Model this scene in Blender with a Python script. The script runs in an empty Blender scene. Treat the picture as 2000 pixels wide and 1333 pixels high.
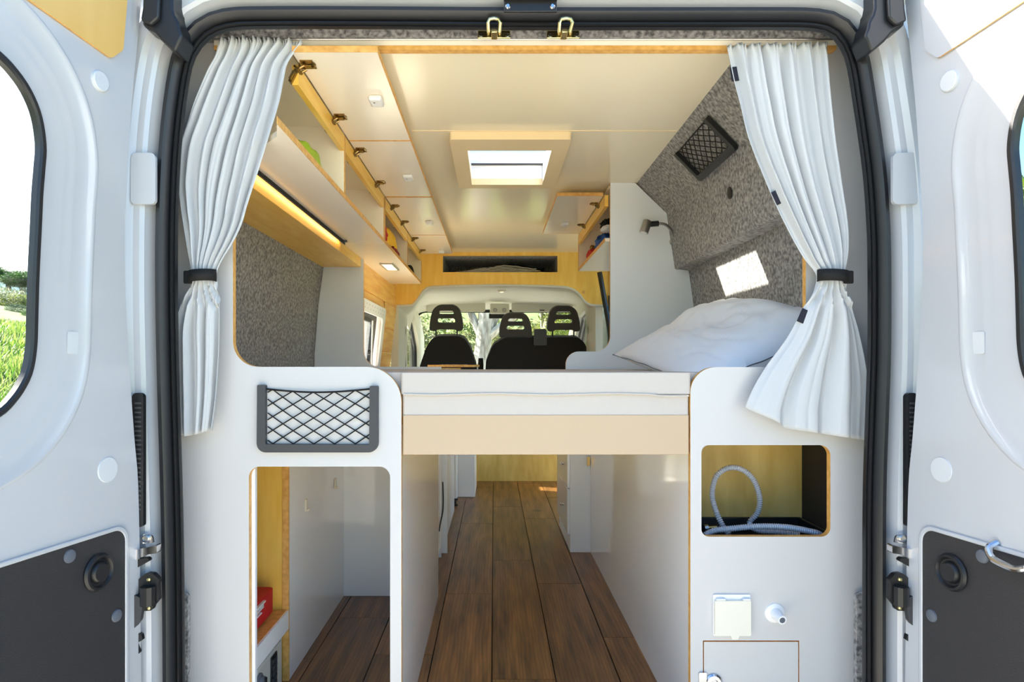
import bpy, bmesh, math, random
from mathutils import Vector, Matrix, noise
from math import pi, sin, cos, radians, sqrt

sc = bpy.context.scene
col = sc.collection
random.seed(7)
F, CX, CY, CZ = 1300.0, 965.0, 713.0, 0.95     # focal length in pixels, vanishing point, eye height above van floor

# ---------------------------------------------------------------- camera
cam_d = bpy.data.cameras.new('camera'); cam = bpy.data.objects.new('camera', cam_d); col.objects.link(cam)
cam_d.sensor_width = 36; cam_d.lens = F / 2000 * 36; cam_d.clip_start = .02; cam_d.clip_end = 600
cam_d.shift_x = (1000 - CX) / 2000; cam_d.shift_y = (CY - 666.5) / 2000
cam.location = (0, 0, CZ); cam.rotation_euler = (pi / 2, 0, 0)
sc.camera = cam
# ---------------------------------------------------------------- sky, sun, exposure
SUN = Vector((-.79, .27, .485)).normalized()
w = bpy.data.worlds.new('sky'); sc.world = w; w.use_nodes = True
nt = w.node_tree; bg = nt.nodes['Background']
sky = nt.nodes.new('ShaderNodeTexSky'); sky.sky_type = 'NISHITA'; sky.sun_disc = False
sky.sun_elevation = math.asin(SUN.z); sky.sun_rotation = math.atan2(SUN.x, SUN.y)
sky.air_density = 1.0; sky.dust_density = 2.2; sky.ozone_density = 1.2; sky.altitude = 50
hs = nt.nodes.new('ShaderNodeHueSaturation'); hs.inputs['Saturation'].default_value = 1.3
nt.links.new(sky.outputs[0], hs.inputs['Color']); nt.links.new(hs.outputs[0], bg.inputs['Color'])
bg.inputs['Strength'].default_value = .23
sd = bpy.data.lights.new('sun', 'SUN'); sd.energy = 11.5; sd.angle = radians(.6); sd.color = (1, .95, .87)
so = bpy.data.objects.new('sun', sd); col.objects.link(so)
so.rotation_euler = (-SUN).to_track_quat('-Z', 'Y').to_euler()
vs = sc.view_settings; vs.view_transform = 'Standard'; vs.look = 'None'; vs.gamma = 1; vs.use_curve_mapping = False
vs.exposure = 1.3
try:
    sc.cycles.max_bounces = 12; sc.cycles.diffuse_bounces = 8; sc.cycles.glossy_bounces = 6; sc.cycles.transparent_max_bounces = 16
    sc.cycles.sample_clamp_indirect = 8
except Exception: pass

# ---------------------------------------------------------------- materials
def S(r, g, b):
    f = lambda c: (c / 255 / 12.92) if c / 255 <= .04045 else ((c / 255 + .055) / 1.055) ** 2.4
    return (f(r), f(g), f(b), 1)
def mat(name, c, rough=.5, metal=0, spec=.5, c2=None, scale=20, stretch=(1, 1, 1), detail=4, mix=(.35, .65), bump=0, bscale=None,
        coat=0, rand=False, knots=None, lines=None, translucent=0, sheen=0, rv=0):
    m = bpy.data.materials.new(name); m.use_nodes = True
    t = m.node_tree; N, L = t.nodes, t.links; p = N['Principled BSDF']
    p.inputs['Base Color'].default_value = c; p.inputs['Roughness'].default_value = rough; p.inputs['Metallic'].default_value = metal
    p.inputs['Specular IOR Level'].default_value = spec
    if coat: p.inputs['Coat Weight'].default_value = coat; p.inputs['Coat Roughness'].default_value = .04
    if sheen: p.inputs['Sheen Weight'].default_value = sheen
    if c2 is None and not bump: 
        pass
    else:
        tc = N.new('ShaderNodeTexCoord'); mp = N.new('ShaderNodeMapping'); mp.inputs['Scale'].default_value = stretch
        src = tc.outputs['Object']
        if rand:
            oi = N.new('ShaderNodeObjectInfo'); va = N.new('ShaderNodeVectorMath'); va.operation = 'MULTIPLY_ADD'
            cmb = N.new('ShaderNodeCombineXYZ'); 
            for i in range(3): L.new(oi.outputs['Random'], cmb.inputs[i])
            va.inputs[1].default_value = (37, 91, 53); L.new(cmb.outputs[0], va.inputs[0]); L.new(src, va.inputs[2]); src = va.outputs[0]
        L.new(src, mp.inputs['Vector'])
        n = N.new('ShaderNodeTexNoise'); n.inputs['Scale'].default_value = scale; n.inputs['Detail'].default_value = detail
        L.new(mp.outputs[0], n.inputs['Vector'])
        if c2 is not None:
            r = N.new('ShaderNodeValToRGB'); e = r.color_ramp.elements
            e[0].position, e[1].position = mix; e[0].color = c; e[1].color = c2
            L.new(n.outputs['Fac'], r.inputs[0]); cur = r.outputs[0]
            if rand and rv:
                hv = N.new('ShaderNodeHueSaturation'); mr = N.new('ShaderNodeMapRange'); mr.inputs[3].default_value = 1 - rv; mr.inputs[4].default_value = 1 + rv
                L.new(oi.outputs['Random'], mr.inputs[0]); L.new(mr.outputs[0], hv.inputs['Value']); L.new(cur, hv.inputs['Color']); cur = hv.outputs[0]
            if knots:
                v = N.new('ShaderNodeTexVoronoi'); v.inputs['Scale'].default_value = knots[0]
                mk = N.new('ShaderNodeMapping'); mk.inputs['Scale'].default_value = [1 if s >= 1 else .6 for s in stretch]
                L.new(src, mk.inputs['Vector']); L.new(mk.outputs[0], v.inputs['Vector'])
                kr = N.new('ShaderNodeValToRGB'); ke = kr.color_ramp.elements; ke[0].position = knots[1] * .5; ke[1].position = knots[1]
                ke[0].color = (1, 1, 1, 1); ke[1].color = (0, 0, 0, 1); L.new(v.outputs['Distance'], kr.inputs[0])
                mx = N.new('ShaderNodeMixRGB'); mx.inputs[2].default_value = knots[2]; L.new(kr.outputs[0], mx.inputs[0]); L.new(cur, mx.inputs[1]); cur = mx.outputs[0]
            if lines:
                wv = N.new('ShaderNodeTexWave'); wv.bands_direction = lines[0]; wv.inputs['Scale'].default_value = lines[1]; wv.inputs['Distortion'].default_value = lines[3] if len(lines) > 3 else 0
                L.new(mp.outputs[0] if len(lines) > 4 else tc.outputs['Object'], wv.inputs['Vector'])
                ml = N.new('ShaderNodeMixRGB'); ml.blend_type = 'MULTIPLY'; ml.inputs[0].default_value = 1
                wr = N.new('ShaderNodeMapRange'); wr.inputs[3].default_value = 1 - lines[2]; wr.inputs[4].default_value = 1
                L.new(wv.outputs['Fac'], wr.inputs[0]); L.new(wr.outputs[0], ml.inputs[2]); L.new(cur, ml.inputs[1]); cur = ml.outputs[0]
            L.new(cur, p.inputs['Base Color'])
        if bump:
            b = N.new('ShaderNodeBump'); b.inputs['Strength'].default_value = bump; b.inputs['Distance'].default_value = .002
            if bscale:
                n2 = N.new('ShaderNodeTexNoise'); n2.inputs['Scale'].default_value = bscale; L.new(mp.outputs[0], n2.inputs['Vector']); L.new(n2.outputs['Fac'], b.inputs['Height'])
            else: L.new(n.outputs['Fac'], b.inputs['Height'])
            L.new(b.outputs[0], p.inputs['Normal'])
    if translucent:
        tr = N.new('ShaderNodeBsdfTranslucent'); tr.inputs[0].default_value = c
        if p.inputs['Base Color'].is_linked: L.new(p.inputs['Base Color'].links[0].from_socket, tr.inputs[0])
        ms = N.new('ShaderNodeMixShader'); ms.inputs[0].default_value = translucent
        L.new(p.outputs[0], ms.inputs[1]); L.new(tr.outputs[0], ms.inputs[2]); L.new(ms.outputs[0], N['Material Output'].inputs[0])
    return m
M = {}
M['lam'] = mat('white_laminate', S(246, 250, 255), .07, spec=.7)
M['lam_end'] = mat('dimmed_end_laminate', S(201, 199, 198), .3)  # white laminate copy, darkened in colour to dim the daylit end panels
M['lam_matt'] = mat('satin_white_laminate', S(246, 250, 255), .3)
M['cream'] = mat('cream_laminate', S(252, 242, 222), .16)
M['bedboard'] = mat('cream_board', S(192, 168, 140), .35)
M['ceil'] = mat('ceiling_laminate', S(252, 240, 208), .16)
M['ply'] = mat('birch_plywood', S(255, 212, 108), .35, c2=S(248, 198, 86), scale=6, stretch=(6, 6, 1), bump=.05, knots=(1.6, .035, S(120, 70, 20)))
M['plyh'] = mat('birch_plywood_lengthwise', S(252, 208, 100), .35, c2=S(242, 190, 76), scale=6, stretch=(6, .8, 6), bump=.05, knots=(1.5, .03, S(120, 70, 20)))
M['plydull'] = mat('knotty_plywood', S(214, 190, 118), .5, c2=S(196, 168, 92), scale=6, stretch=(4, 4, 1), bump=.05, knots=(5, .06, S(110, 66, 24)))
M['edge'] = mat('plywood_edge', S(236, 184, 104), .5, c2=S(214, 156, 78), scale=60, stretch=(1, 1, 1), bump=.1)
M['pine'] = mat('knotty_pine', S(252, 206, 114), .35, c2=S(236, 170, 76), scale=5, stretch=(8, .7, 8), bump=.08, knots=(4.5, .09, S(130, 66, 20)), rand=True, rv=.06)
M['felt'] = mat('grey_felt', S(92, 90, 88), .95, c2=S(176, 172, 168), scale=90, detail=10, mix=(.36, .66), bump=.6, bscale=320, sheen=.3, spec=.1)
M['floor'] = mat('dark_oak_plank', S(84, 52, 26), .32, c2=S(164, 114, 62), scale=3.2, stretch=(11, 1.0, 11), detail=9, mix=(.30, .72), bump=.3, bscale=40, rand=True, rv=.16, lines=('X', 2.2, .3, 7, 1), knots=(1.4, .07, S(46, 26, 12)))
M['paint'] = mat('white_car_paint', S(186, 189, 194), .22, coat=.6)  # white paint with a darkened colour, so the exterior reads dimmer than the interior
M['rub'] = mat('black_rubber', S(30, 31, 34), .38, bump=.05, scale=200)
M['blk'] = mat('black_plastic', S(26, 26, 28), .42)
M['pan'] = mat('textured_black_panel', S(44, 43, 45), .5, bump=.5, scale=420)
M['dgrey'] = mat('dark_grey_plastic', S(62, 62, 64), .55, bump=.1, scale=300)
M['stud'] = mat('grey_plastic', S(92, 98, 108), .45)
M['chrome'] = mat('polished_metal', S(210, 210, 212), .16, metal=1)
M['alu'] = mat('brushed_metal', S(176, 174, 170), .33, metal=1)
M['brass'] = mat('hinge_metal', S(150, 124, 76), .25, metal=1)
M['zinc'] = mat('yellow_zinc', S(222, 206, 150), .25, metal=1)
M['cloth'] = mat('curtain_cotton', S(212, 214, 216), .9, bump=.25, scale=500, translucent=.18, spec=.1)
M['sheet'] = mat('mattress_cotton', S(198, 190, 182), .9, bump=.2, scale=350, spec=.1)
M['pillow'] = mat('pillow_cotton', S(238, 241, 246), .85, bump=.5, scale=14, detail=6, spec=.15)
M['webb'] = mat('black_webbing', S(18, 16, 16), .8, bump=.3, scale=300)
M['velc'] = mat('navy_hook_tape', S(34, 34, 48), .9, bump=.4, scale=400)
M['seat'] = mat('black_seat_fabric', S(28, 24, 21), .9, bump=.3, scale=300, sheen=.1)
M['head'] = mat('headrest_plastic', S(58, 54, 50), .6, bump=.2, scale=260)
M['liner'] = mat('beige_headliner', S(222, 220, 206), .85, bump=.15, scale=200)
M['skyf'] = mat('skylight_frame', S(246, 222, 176), .35)
M['wplas'] = mat('white_plastic', S(238, 238, 238), .3)
M['plug'] = mat('white_plug', S(204, 208, 212), .35)
M['mdf'] = mat('varnished_board', S(222, 182, 108), .4, c2=S(216, 174, 98), scale=5, stretch=(3, 3, .6))
M['cplas'] = mat('cream_plastic', S(234, 228, 212), .35)
M['red'] = mat('red_cloth', S(196, 10, 18), .6, bump=.3, scale=60)
M['yel'] = mat('yellow_fabric', S(250, 196, 30), .7, bump=.2, scale=60)
M['blue'] = mat('blue_fabric', S(30, 80, 160), .7, bump=.3, scale=60)
M['green'] = mat('green_fabric', S(160, 190, 40), .6, bump=.3, scale=40)
M['dred'] = mat('dark_red_fabric', S(150, 30, 24), .7)
M['cone'] = mat('pine_cone_brown', S(70, 72, 66), .8, bump=.4, scale=60)
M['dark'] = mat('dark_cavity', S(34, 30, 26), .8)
M['foil'] = mat('silver_foil', S(190, 186, 176), .25, metal=.9, bump=.8, scale=30)
M['safe'] = mat('safe_grey', S(206, 208, 200), .4)
M['pmetal'] = mat('painted_body', S(232, 234, 236), .3)
M['asph'] = mat('gravel_ground', S(214, 208, 192), .95, c2=S(196, 188, 168), scale=8, detail=8, bump=.4)  # lightened to reflect more sunlight into the van
M['grassg'] = mat('grass_ground', S(70, 96, 30), .95, c2=S(124, 134, 66), scale=.9, detail=8, bump=.4)
M['blade'] = mat('grass_blade', S(66, 112, 22), .6, c2=S(164, 176, 92), scale=2.5, detail=4, translucent=.4)
M['leaf'] = mat('yellow_green_leaves', S(86, 108, 36), .6, c2=S(150, 156, 84), scale=1.6, translucent=.45)
M['leafd'] = mat('dark_green_leaves', S(40, 74, 34), .6, c2=S(88, 120, 60), scale=1.2, translucent=.3)
M['bark'] = mat('pale_bark', S(196, 190, 178), .9, c2=S(120, 112, 98), scale=6, stretch=(3, 3, .6), bump=.8, detail=7)
def glass(name, tint=(1, 1, 1, 1), f=.12):
    m = bpy.data.materials.new(name); m.use_nodes = True; t = m.node_tree; t.nodes.remove(t.nodes['Principled BSDF'])
    a = t.nodes.new('ShaderNodeBsdfTransparent'); a.inputs[0].default_value = tint
    g = t.nodes.new('ShaderNodeBsdfGlossy'); g.inputs['Roughness'].default_value = .02
    lw = t.nodes.new('ShaderNodeLayerWeight'); lw.inputs[0].default_value = .5; pw = t.nodes.new('ShaderNodeMath'); pw.operation = 'POWER'; pw.inputs[1].default_value = 4
    fr = t.nodes.new('ShaderNodeMapRange'); fr.inputs[3].default_value = .02; fr.inputs[4].default_value = .7; mx = t.nodes.new('ShaderNodeMixShader')
    t.links.new(lw.outputs['Facing'], pw.inputs[0]); t.links.new(pw.outputs[0], fr.inputs[0]); t.links.new(fr.outputs[0], mx.inputs[0]); t.links.new(a.outputs[0], mx.inputs[1]); t.links.new(g.outputs[0], mx.inputs[2])
    t.links.new(mx.outputs[0], t.nodes['Material Output'].inputs[0]); return m
M['glass'] = glass('clear_glass', (.96, .98, .97, 1))
M['clear'] = glass('clear_tube_plastic', (.9, .92, .94, 1))

# ---------------------------------------------------------------- helpers
W = {}
def _tag(o, label=None, cat=None, group=None, kind=None):
    if label: o['label'] = label
    if cat: o['category'] = cat
    if group: o['group'] = group
    if kind: o['kind'] = kind
def put(o, parent, mw):
    W[o] = mw.copy()
    if parent is not None:
        o.parent = parent; o.matrix_parent_inverse = W[parent].inverted()
    o.matrix_basis = mw
def thing(name, label, cat, loc=(0, 0, 0), group=None, kind=None):
    o = bpy.data.objects.new(name, None); col.objects.link(o); o.empty_display_size = .05
    put(o, None, Matrix.Translation(Vector(loc))); _tag(o, label, cat, group, kind); return o
def mesh(bm, name, mats, smooth=35):
    if not isinstance(mats, (list, tuple)): mats = [mats]
    bmesh.ops.recalc_face_normals(bm, faces=bm.faces[:])
    me = bpy.data.meshes.new(name); bm.to_mesh(me); bm.free()
    for m in mats: me.materials.append(M[m] if isinstance(m, str) else m)
    if smooth:
        me.polygons.foreach_set('use_smooth', [True] * len(me.polygons)); me.set_sharp_from_angle(angle=radians(smooth))
    return me
def add(name, bm, mats, parent=None, label=None, cat=None, group=None, kind=None, bevel=0, seg=2, sub=0, smooth=35, mw=None):
    me = bm if isinstance(bm, bpy.types.Mesh) else mesh(bm, name, mats, smooth)
    o = bpy.data.objects.new(name, me); col.objects.link(o); put(o, parent, mw if mw is not None else Matrix.Identity(4))
    _tag(o, label, cat, group, kind)
    if bevel:
        b = o.modifiers.new('bevel', 'BEVEL'); b.width = bevel; b.segments = seg; b.limit_method = 'ANGLE'; b.angle_limit = radians(40)
    if sub:
        s = o.modifiers.new('sub', 'SUBSURF'); s.levels = sub; s.render_levels = sub
    return o
def BM(): return bmesh.new()
def box(bm, x0, x1, y0, y1, z0, z1, mw=None, mi=0):
    vs = [bm.verts.new((x, y, z)) for x in (x0, x1) for y in (y0, y1) for z in (z0, z1)]
    if mw is not None:
        for v in vs: v.co = mw @ v.co
    for f in ((0, 1, 3, 2), (4, 6, 7, 5), (0, 4, 5, 1), (2, 3, 7, 6), (0, 2, 6, 4), (1, 5, 7, 3)):
        bm.faces.new([vs[i] for i in f]).material_index = mi
    return bm
def bx(*a, **k): return box(BM(), *a, **k)
def tube(bm, pts, r, n=8, closed=False, caps=True, mi=0, flat=None):
    pts = [Vector(p) for p in pts]; m = len(pts); rr = r if isinstance(r, (list, tuple)) else [r] * m
    rings = []; prev = None
    for i, p in enumerate(pts):
        if closed: t = (pts[(i + 1) % m] - pts[i - 1])
        else: t = pts[min(i + 1, m - 1)] - pts[max(i - 1, 0)]
        t = t.normalized() if t.length > 1e-9 else Vector((0, 0, 1))
        if prev is None:
            a = Vector((0, 0, 1)) if abs(t.z) < .9 else Vector((0, 1, 0)); u = t.cross(a).normalized()
        else:
            u = prev - t * prev.dot(t); u = u.normalized() if u.length > 1e-6 else t.orthogonal().normalized()
        prev = u; v = t.cross(u)
        rings.append([bm.verts.new(p + u * cos(2 * pi * k / n) * rr[i] + v * sin(2 * pi * k / n) * rr[i]) for k in range(n)])
    for i in range(m if closed else m - 1):
        A, B = rings[i], rings[(i + 1) % m]
        for k in range(n):
            bm.faces.new((A[k], A[(k + 1) % n], B[(k + 1) % n], B[k])).material_index = mi
    if caps and not closed:
        bm.faces.new(rings[0]).material_index = mi; bm.faces.new(rings[-1][::-1]).material_index = mi
    return bm
def lathe(bm, prof, mw=None, n=20, mi=0):
    """prof: (radius, height) list, spun about local z"""
    mw = mw if mw is not None else Matrix.Identity(4); rings = []
    for r, h in prof:
        rings.append([bm.verts.new(mw @ Vector((max(r, 1e-5) * cos(2 * pi * k / n), max(r, 1e-5) * sin(2 * pi * k / n), h))) for k in range(n)])
    for A, B in zip(rings, rings[1:]):
        for k in range(n): bm.faces.new((A[k], A[(k + 1) % n], B[(k + 1) % n], B[k])).material_index = mi
    bm.faces.new(rings[0]).material_index = mi; bm.faces.new(rings[-1]).material_index = mi
    return bm
def rp(pts, n=7):
    """polygon with rounded corners: (x, y[, radius])"""
    out = []; m = len(pts)
    for i, p in enumerate(pts):
        r = p[2] if len(p) > 2 else 0; c = Vector(p[:2])
        if r <= 0: out.append(c); continue
        a = Vector(pts[i - 1][:2]) - c; b = Vector(pts[(i + 1) % m][:2]) - c
        la, lb = a.length, b.length; a.normalize(); b.normalize()
        ang = math.acos(max(-1, min(1, a.dot(b)))); d = min(r / math.tan(ang / 2), la * .49, lb * .49)
        rr = d * math.tan(ang / 2); ctr = c + (a + b).normalized() * (rr / sin(ang / 2))
        p0 = c + a * d - ctr; p1 = c + b * d - ctr; a0 = math.atan2(p0.y, p0.x); a1 = math.atan2(p1.y, p1.x)
        da = (a1 - a0 + pi) % (2 * pi) - pi
        for k in range(n + 1):
            t = a0 + da * k / n; out.append(ctr + Vector((cos(t), sin(t))) * rr)
    return out
class Fr:
    def __init__(s, o, u, v):
        s.o, s.u, s.v = Vector(o), Vector(u).normalized(), Vector(v).normalized(); s.n = s.u.cross(s.v).normalized()
    def __call__(s, a, b, c=0): return s.o + s.u * a + s.v * b + s.n * c
    def hit(s, px, py):
        d = Vector(((px - CX) / F, 1, -(py - CY) / F)); e = Vector((0, 0, CZ))
        t = (s.o - e).dot(s.n) / d.dot(s.n); q = e + d * t - s.o
        return Vector((q.dot(s.u), q.dot(s.v)))
    def mw(s, a, b, c=0):
        m = Matrix((s.u, s.v, s.n)).transposed().to_4x4(); m.translation = s(a, b, c); return m
def slab(loops, fr, th, bm=None, side=1, mi=0):
    """flat plate with holes; runs from c=0 to c=th along the frame's normal"""
    own = bm is None; bm = BM() if own else bm
    t = BM(); es = []; k0 = t.verts.layers.int.new('i'); n = 0; flat = []; L = []
    for lp in loops:
        vs = []
        for p in lp:
            v = t.verts.new((p[0], p[1], 0)); v[k0] = n; n += 1; vs.append(v); flat.append(p)
        es += [t.edges.new((vs[i], vs[(i + 1) % len(vs)])) for i in range(len(vs))]; L.append([v[k0] for v in vs])
    bmesh.ops.triangle_fill(t, edges=es, use_beauty=True, use_dissolve=False)
    A = [bm.verts.new(fr(p[0], p[1], 0)) for p in flat]; B = [bm.verts.new(fr(p[0], p[1], th)) for p in flat]
    for f in t.faces:
        ix = [v[k0] for v in f.verts]
        bm.faces.new([A[i] for i in ix]).material_index = mi; bm.faces.new([B[i] for i in reversed(ix)]).material_index = mi
    t.free()
    for ix in L:
        for i in range(len(ix)):
            a, b = ix[i], ix[(i + 1) % len(ix)]
            bm.faces.new((A[a], A[b], B[b], B[a])).material_index = side
    return bm
def loft(rows, bm=None, closed=False, mi=0):
    bm = BM() if bm is None else bm
    V = [[bm.verts.new(p) for p in r] for r in rows]
    for A, B in zip(V, V[1:]):
        m = len(A)
        for k in range(m if closed else m - 1):
            bm.faces.new((A[k], A[(k + 1) % m], B[(k + 1) % m], B[k])).material_index = mi
    return bm
def lerp_tab(tab, y):
    if y <= tab[0][0]: return tab[0][1]
    for (a, va), (b, vb) in zip(tab, tab[1:]):
        if y <= b:
            return va + (vb - va) * (y - a) / (b - a)
    return tab[-1][1]
def smooth_tab(tab, y):
    """monotone-ish smooth interpolation"""
    n = len(tab)
    if y <= tab[0][0]: return tab[0][1]
    if y >= tab[-1][0]: return tab[-1][1]
    for i in range(n - 1):
        if y <= tab[i + 1][0]:
            x0, y0 = tab[i]; x1, y1 = tab[i + 1]; h = x1 - x0; t = (y - x0) / h
            m0 = (y1 - tab[i - 1][1]) / (x1 - tab[i - 1][0]) if i > 0 else (y1 - y0) / h
            m1 = (tab[i + 2][1] - y0) / (tab[i + 2][0] - x0) if i + 2 < n else (y1 - y0) / h
            return (2 * t**3 - 3 * t**2 + 1) * y0 + (t**3 - 2 * t**2 + t) * h * m0 + (-2 * t**3 + 3 * t**2) * y1 + (t**3 - t**2) * h * m1
def catmull(pts, k=6, closed=False):
    pts = [Vector(p) for p in pts]; n = len(pts); out = []
    for i in range(n if closed else n - 1):
        p0 = pts[(i - 1) % n] if closed or i > 0 else pts[0]; p1 = pts[i]; p2 = pts[(i + 1) % n]; p3 = pts[(i + 2) % n] if closed or i + 2 < n else pts[-1]
        for j in range(k):
            t = j / k
            out.append(.5 * (2 * p1 + (p2 - p0) * t + (2 * p0 - 5 * p1 + 4 * p2 - p3) * t * t + (3 * p1 - p0 - 3 * p2 + p3) * t**3))
    if not closed: out.append(pts[-1])
    return out
def at(px, py, Y): return Vector(((px - CX) * Y / F, Y, CZ - (py - CY) * Y / F))
BACK = lambda y: Fr((0, y, 0), (1, 0, 0), (0, 0, 1))          # plate facing the rear doors; normal points to -y
def side_fr(x, s=1): return Fr((x, 0, 0), (0, s, 0), (0, 0, 1))  # normal +x for s=1, -x for s=-1
def pxl(fr, pts): return [tuple(fr.hit(p[0], p[1])) + tuple(p[2:]) for p in pts]

def emit(name, c, st):
    m = bpy.data.materials.new(name); m.use_nodes = True; p = m.node_tree.nodes['Principled BSDF']
    p.inputs['Base Color'].default_value = c; p.inputs['Emission Color'].default_value = c; p.inputs['Emission Strength'].default_value = st; return m
M['led'] = emit('warm_led_strip', S(255, 222, 170), 3.5); M['lampd'] = emit('lit_lamp_diffuser', S(255, 228, 184), .6)
# ================================================================ SETTING: the van shell
# ---- floor: planks
fl = add('floor', bx(-.93, 1.03, 1.42, 5.5, -.06, -.012), 'dark', kind='structure')
def plank_mesh(l, x0=0, x1=.1895): return mesh(box(BM(), x0, x1, 0, l, -.012, 0), 'plank', 'floor')
offs = {0: 2.76, 1: 3.23, 2: 2.89, 3: 2.32, -1: 3.4, -2: 2.5, -3: 2.15, -4: 3.0, 4: 2.7}
pm = plank_mesh(1.2175)
for k in range(-5, 6):
    xs = -.005 + .193 * (k - 1) ; j = offs.get(k, 2.6) - 2.44
    n = 0
    while j + 1.22 * n < 5.45:
        y0 = j + 1.22 * n; n += 1; y1 = y0 + 1.2175
        if y1 < 1.45: continue
        a, b = max(y0, 1.45), min(y1, 5.44)
        if b - a > .05:
            me = pm if (a == y0 and b == y1) else plank_mesh(b - a)
            add('plank', me, None, fl, mw=Matrix.Translation((xs, a, 0)))
# ---- ceiling lining with the roof-light hole, exterior roof
TOP = Fr((0, 0, 1.72), (1, 0, 0), (0, -1, 0))   # normal -z... u x v = (0,0,-1)
hx0, hx1, hy0, hy1 = -.098, .205, 2.31, 2.76
cl = add('ceiling', slab([[(-.50, -1.6), (.605, -1.6), (.605, -4.56), (-.50, -4.56)], [(hx0, -hy0), (hx1, -hy0), (hx1, -hy1), (hx0, -hy1)]], TOP, -.012), ['ceil', 'edge'], kind='structure')
add('joint_strip', bx(-.27, .6, 2.185, 2.19, 1.7185, 1.7205), 'skyf', cl)
ROOF = Fr((0, 0, 1.80), (1, 0, 0), (0, -1, 0))
rf = add('roof', slab([[(-.98, -1.52), (1.08, -1.52), (1.08, -5.15), (-.98, -5.15)], [(hx0 - .09, -hy0 + .06), (hx1 + .05, -hy0 + .06), (hx1 + .05, -hy1 - .06), (hx0 - .09, -hy1 - .06)]], ROOF, -.02), ['pmetal', 'pmetal'], kind='structure')
# ---- side walls: outer sheet (with window / sliding door holes)
LO = side_fr(-.99, 1); RO = side_fr(1.09, -1)
wl = add('wall_left', slab([[(1.56, -.2), (4.9, -.2), (4.9, 1.81), (1.56, 1.81)], rp([(3.25, .86, .06), (4.12, .86, .06), (4.12, 1.30, .06), (3.25, 1.30, .06)])], LO, .02), ['pmetal', 'pmetal'], kind='structure')
wr = add('wall_right', slab([[(-1.56, -.2), (-1.56, 1.81), (-4.9, 1.81), (-4.9, -.2)], rp([(-3.45, .03, .08), (-4.52, .03, .08), (-4.52, 1.62, .1), (-3.45, 1.62, .1)])], RO, .02), ['pmetal', 'pmetal'], kind='structure')
# felt lining
def sweep(cs, y0, y1, ny=2):
    return loft([[Vector((x, y0 + (y1 - y0) * i / ny, z)) for x, z in cs] for i in range(ny + 1)])
b = sweep(catmull([(-.70, 1.70), (-.80, 1.6), (-.84, 1.43), (-.872, 1.2), (-.89, .94), (-.895, .6), (-.89, .0)], 4), 1.6, 3.3, 6)
add('felt_lining', b, 'felt', wl, label='grey felt lining on the left wall')
b = sweep([(.604, 1.722), (.662, 1.660), (.728, 1.59), (.748, 1.46), (.761, 1.372), (.764, 1.360), (.770, 1.353), (.780, 1.3525), (.821, 1.350), (.838, 1.23), (.855, 1.1), (.872, 1.0), (.885, .93), (.89, .6), (.89, 0)], 1.6, 2.84, 6)
add('felt_lining', b, 'felt', wr, label='grey felt lining on the right wall, stepped above the pillow')
b = BM(); lathe(b, [(.001, 0), (.010, 0), (.010, .003), (.006, .005), (.001, .005)], Fr((.741, 2.09, 1.49), (0, 1, 0), (-.15, 0, 1)).mw(0, 0, 0) @ Matrix.Diagonal((1.9, 1.9, -1, 1)), 14)
add('cable_grommet', b, 'blk', wr, label='black oval cable grommet in the felt')
# corner felt strips low at the rear, beside both end panels
for nm, x0, x1, ztop in (('felt_strip', 353, 367, 1160), ('felt_strip', 1673, 1693, 1160)):
    a = at(x0, ztop, 1.575); c = at(x1, ztop, 1.575); sx = -1 if x0 < 1000 else 1
    lp = [(a.x - (.06 if sx < 0 else 0), 0), (c.x + (.06 if sx > 0 else 0), 0), (c.x + (.06 if sx > 0 else 0), a.z, .0 if sx > 0 else .012), (a.x - (.06 if sx < 0 else 0), a.z, .012 if sx > 0 else 0)]
    add(nm, slab([rp(lp)], BACK(1.588), .014), ['felt', 'felt'], wl if sx < 0 else wr, bevel=.004)
# pine cladding boards on the kitchen wall (left, beyond the bed)
hw = (3.42, 4.06)
for i in range(9):
    z0, z1 = .10 + i * .155, .10 + i * .155 + .153
    for (y0, y1) in ([(3.30, 4.58)] if (z1 < .90 or z0 > 1.27) else [(3.30, hw[0] - .02), (hw[1] + .02, 4.58)]):
        xl = lambda z: -.668 - .045 * max(0, (1.35 - z)) / .4
        zz = [(z0, 0), (z1, 0)]
        bb = BM(); Aq = []
        for y in (y0, y1):
            Aq.append([(xl(z0), y, z0), (xl(z1), y, z1), (xl(z1) - .012, y, z1), (xl(z0) - .012, y, z0)])
        loft([[Vector(p) for p in q] for q in Aq], bb, True)
        add('board', bb, 'pine', wl, label=None, bevel=.0015, seg=1)
add('board', bx(-.70, -.674, 3.40, 4.08, 1.285, 1.338), 'pine', wl)
# ---- front bulkhead (yellow plywood) with storage slot and arched cab opening
BK = BACK(4.55)
arch = [(777, 596), (805, 595), (811, 590), (817, 582), (827, 567), (836, 561), (850, 559), (915, 557), (977, 556), (1065, 558), (1105, 560), (1118, 564), (1130, 572), (1138, 583), (1145, 591), (1155, 595), (1179, 596)]
arch = [(p[0] , p[1]) for p in arch]
ol = pxl(BK, arch)
ol = [(-.92, ol[0][1])] + ol + [(1.0, ol[-1][1]), (1.0, 1.74), (-.92, 1.74)]
slot = pxl(BK, [(865, 532), (1089, 532), (1089, 500), (865, 500)])
wf = add('wall_front', slab([ol, slot], BK, -.018), ['ply', 'edge'], kind='structure')
p0, p1 = slot[0], slot[2]
b = BM(); box(b, p0[0], p1[0], 4.568, 5.1, p0[1] - .012, p0[1]); box(b, p0[0], p1[0], 4.568, 5.1, p1[1], p1[1] + .012)
box(b, p0[0] - .012, p0[0], 4.568, 5.1, p0[1], p1[1]); box(b, p1[0], p1[0] + .012, 4.568, 5.1, p0[1], p1[1]); box(b, p0[0], p1[0], 5.09, 5.1, p0[1], p1[1])
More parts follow.
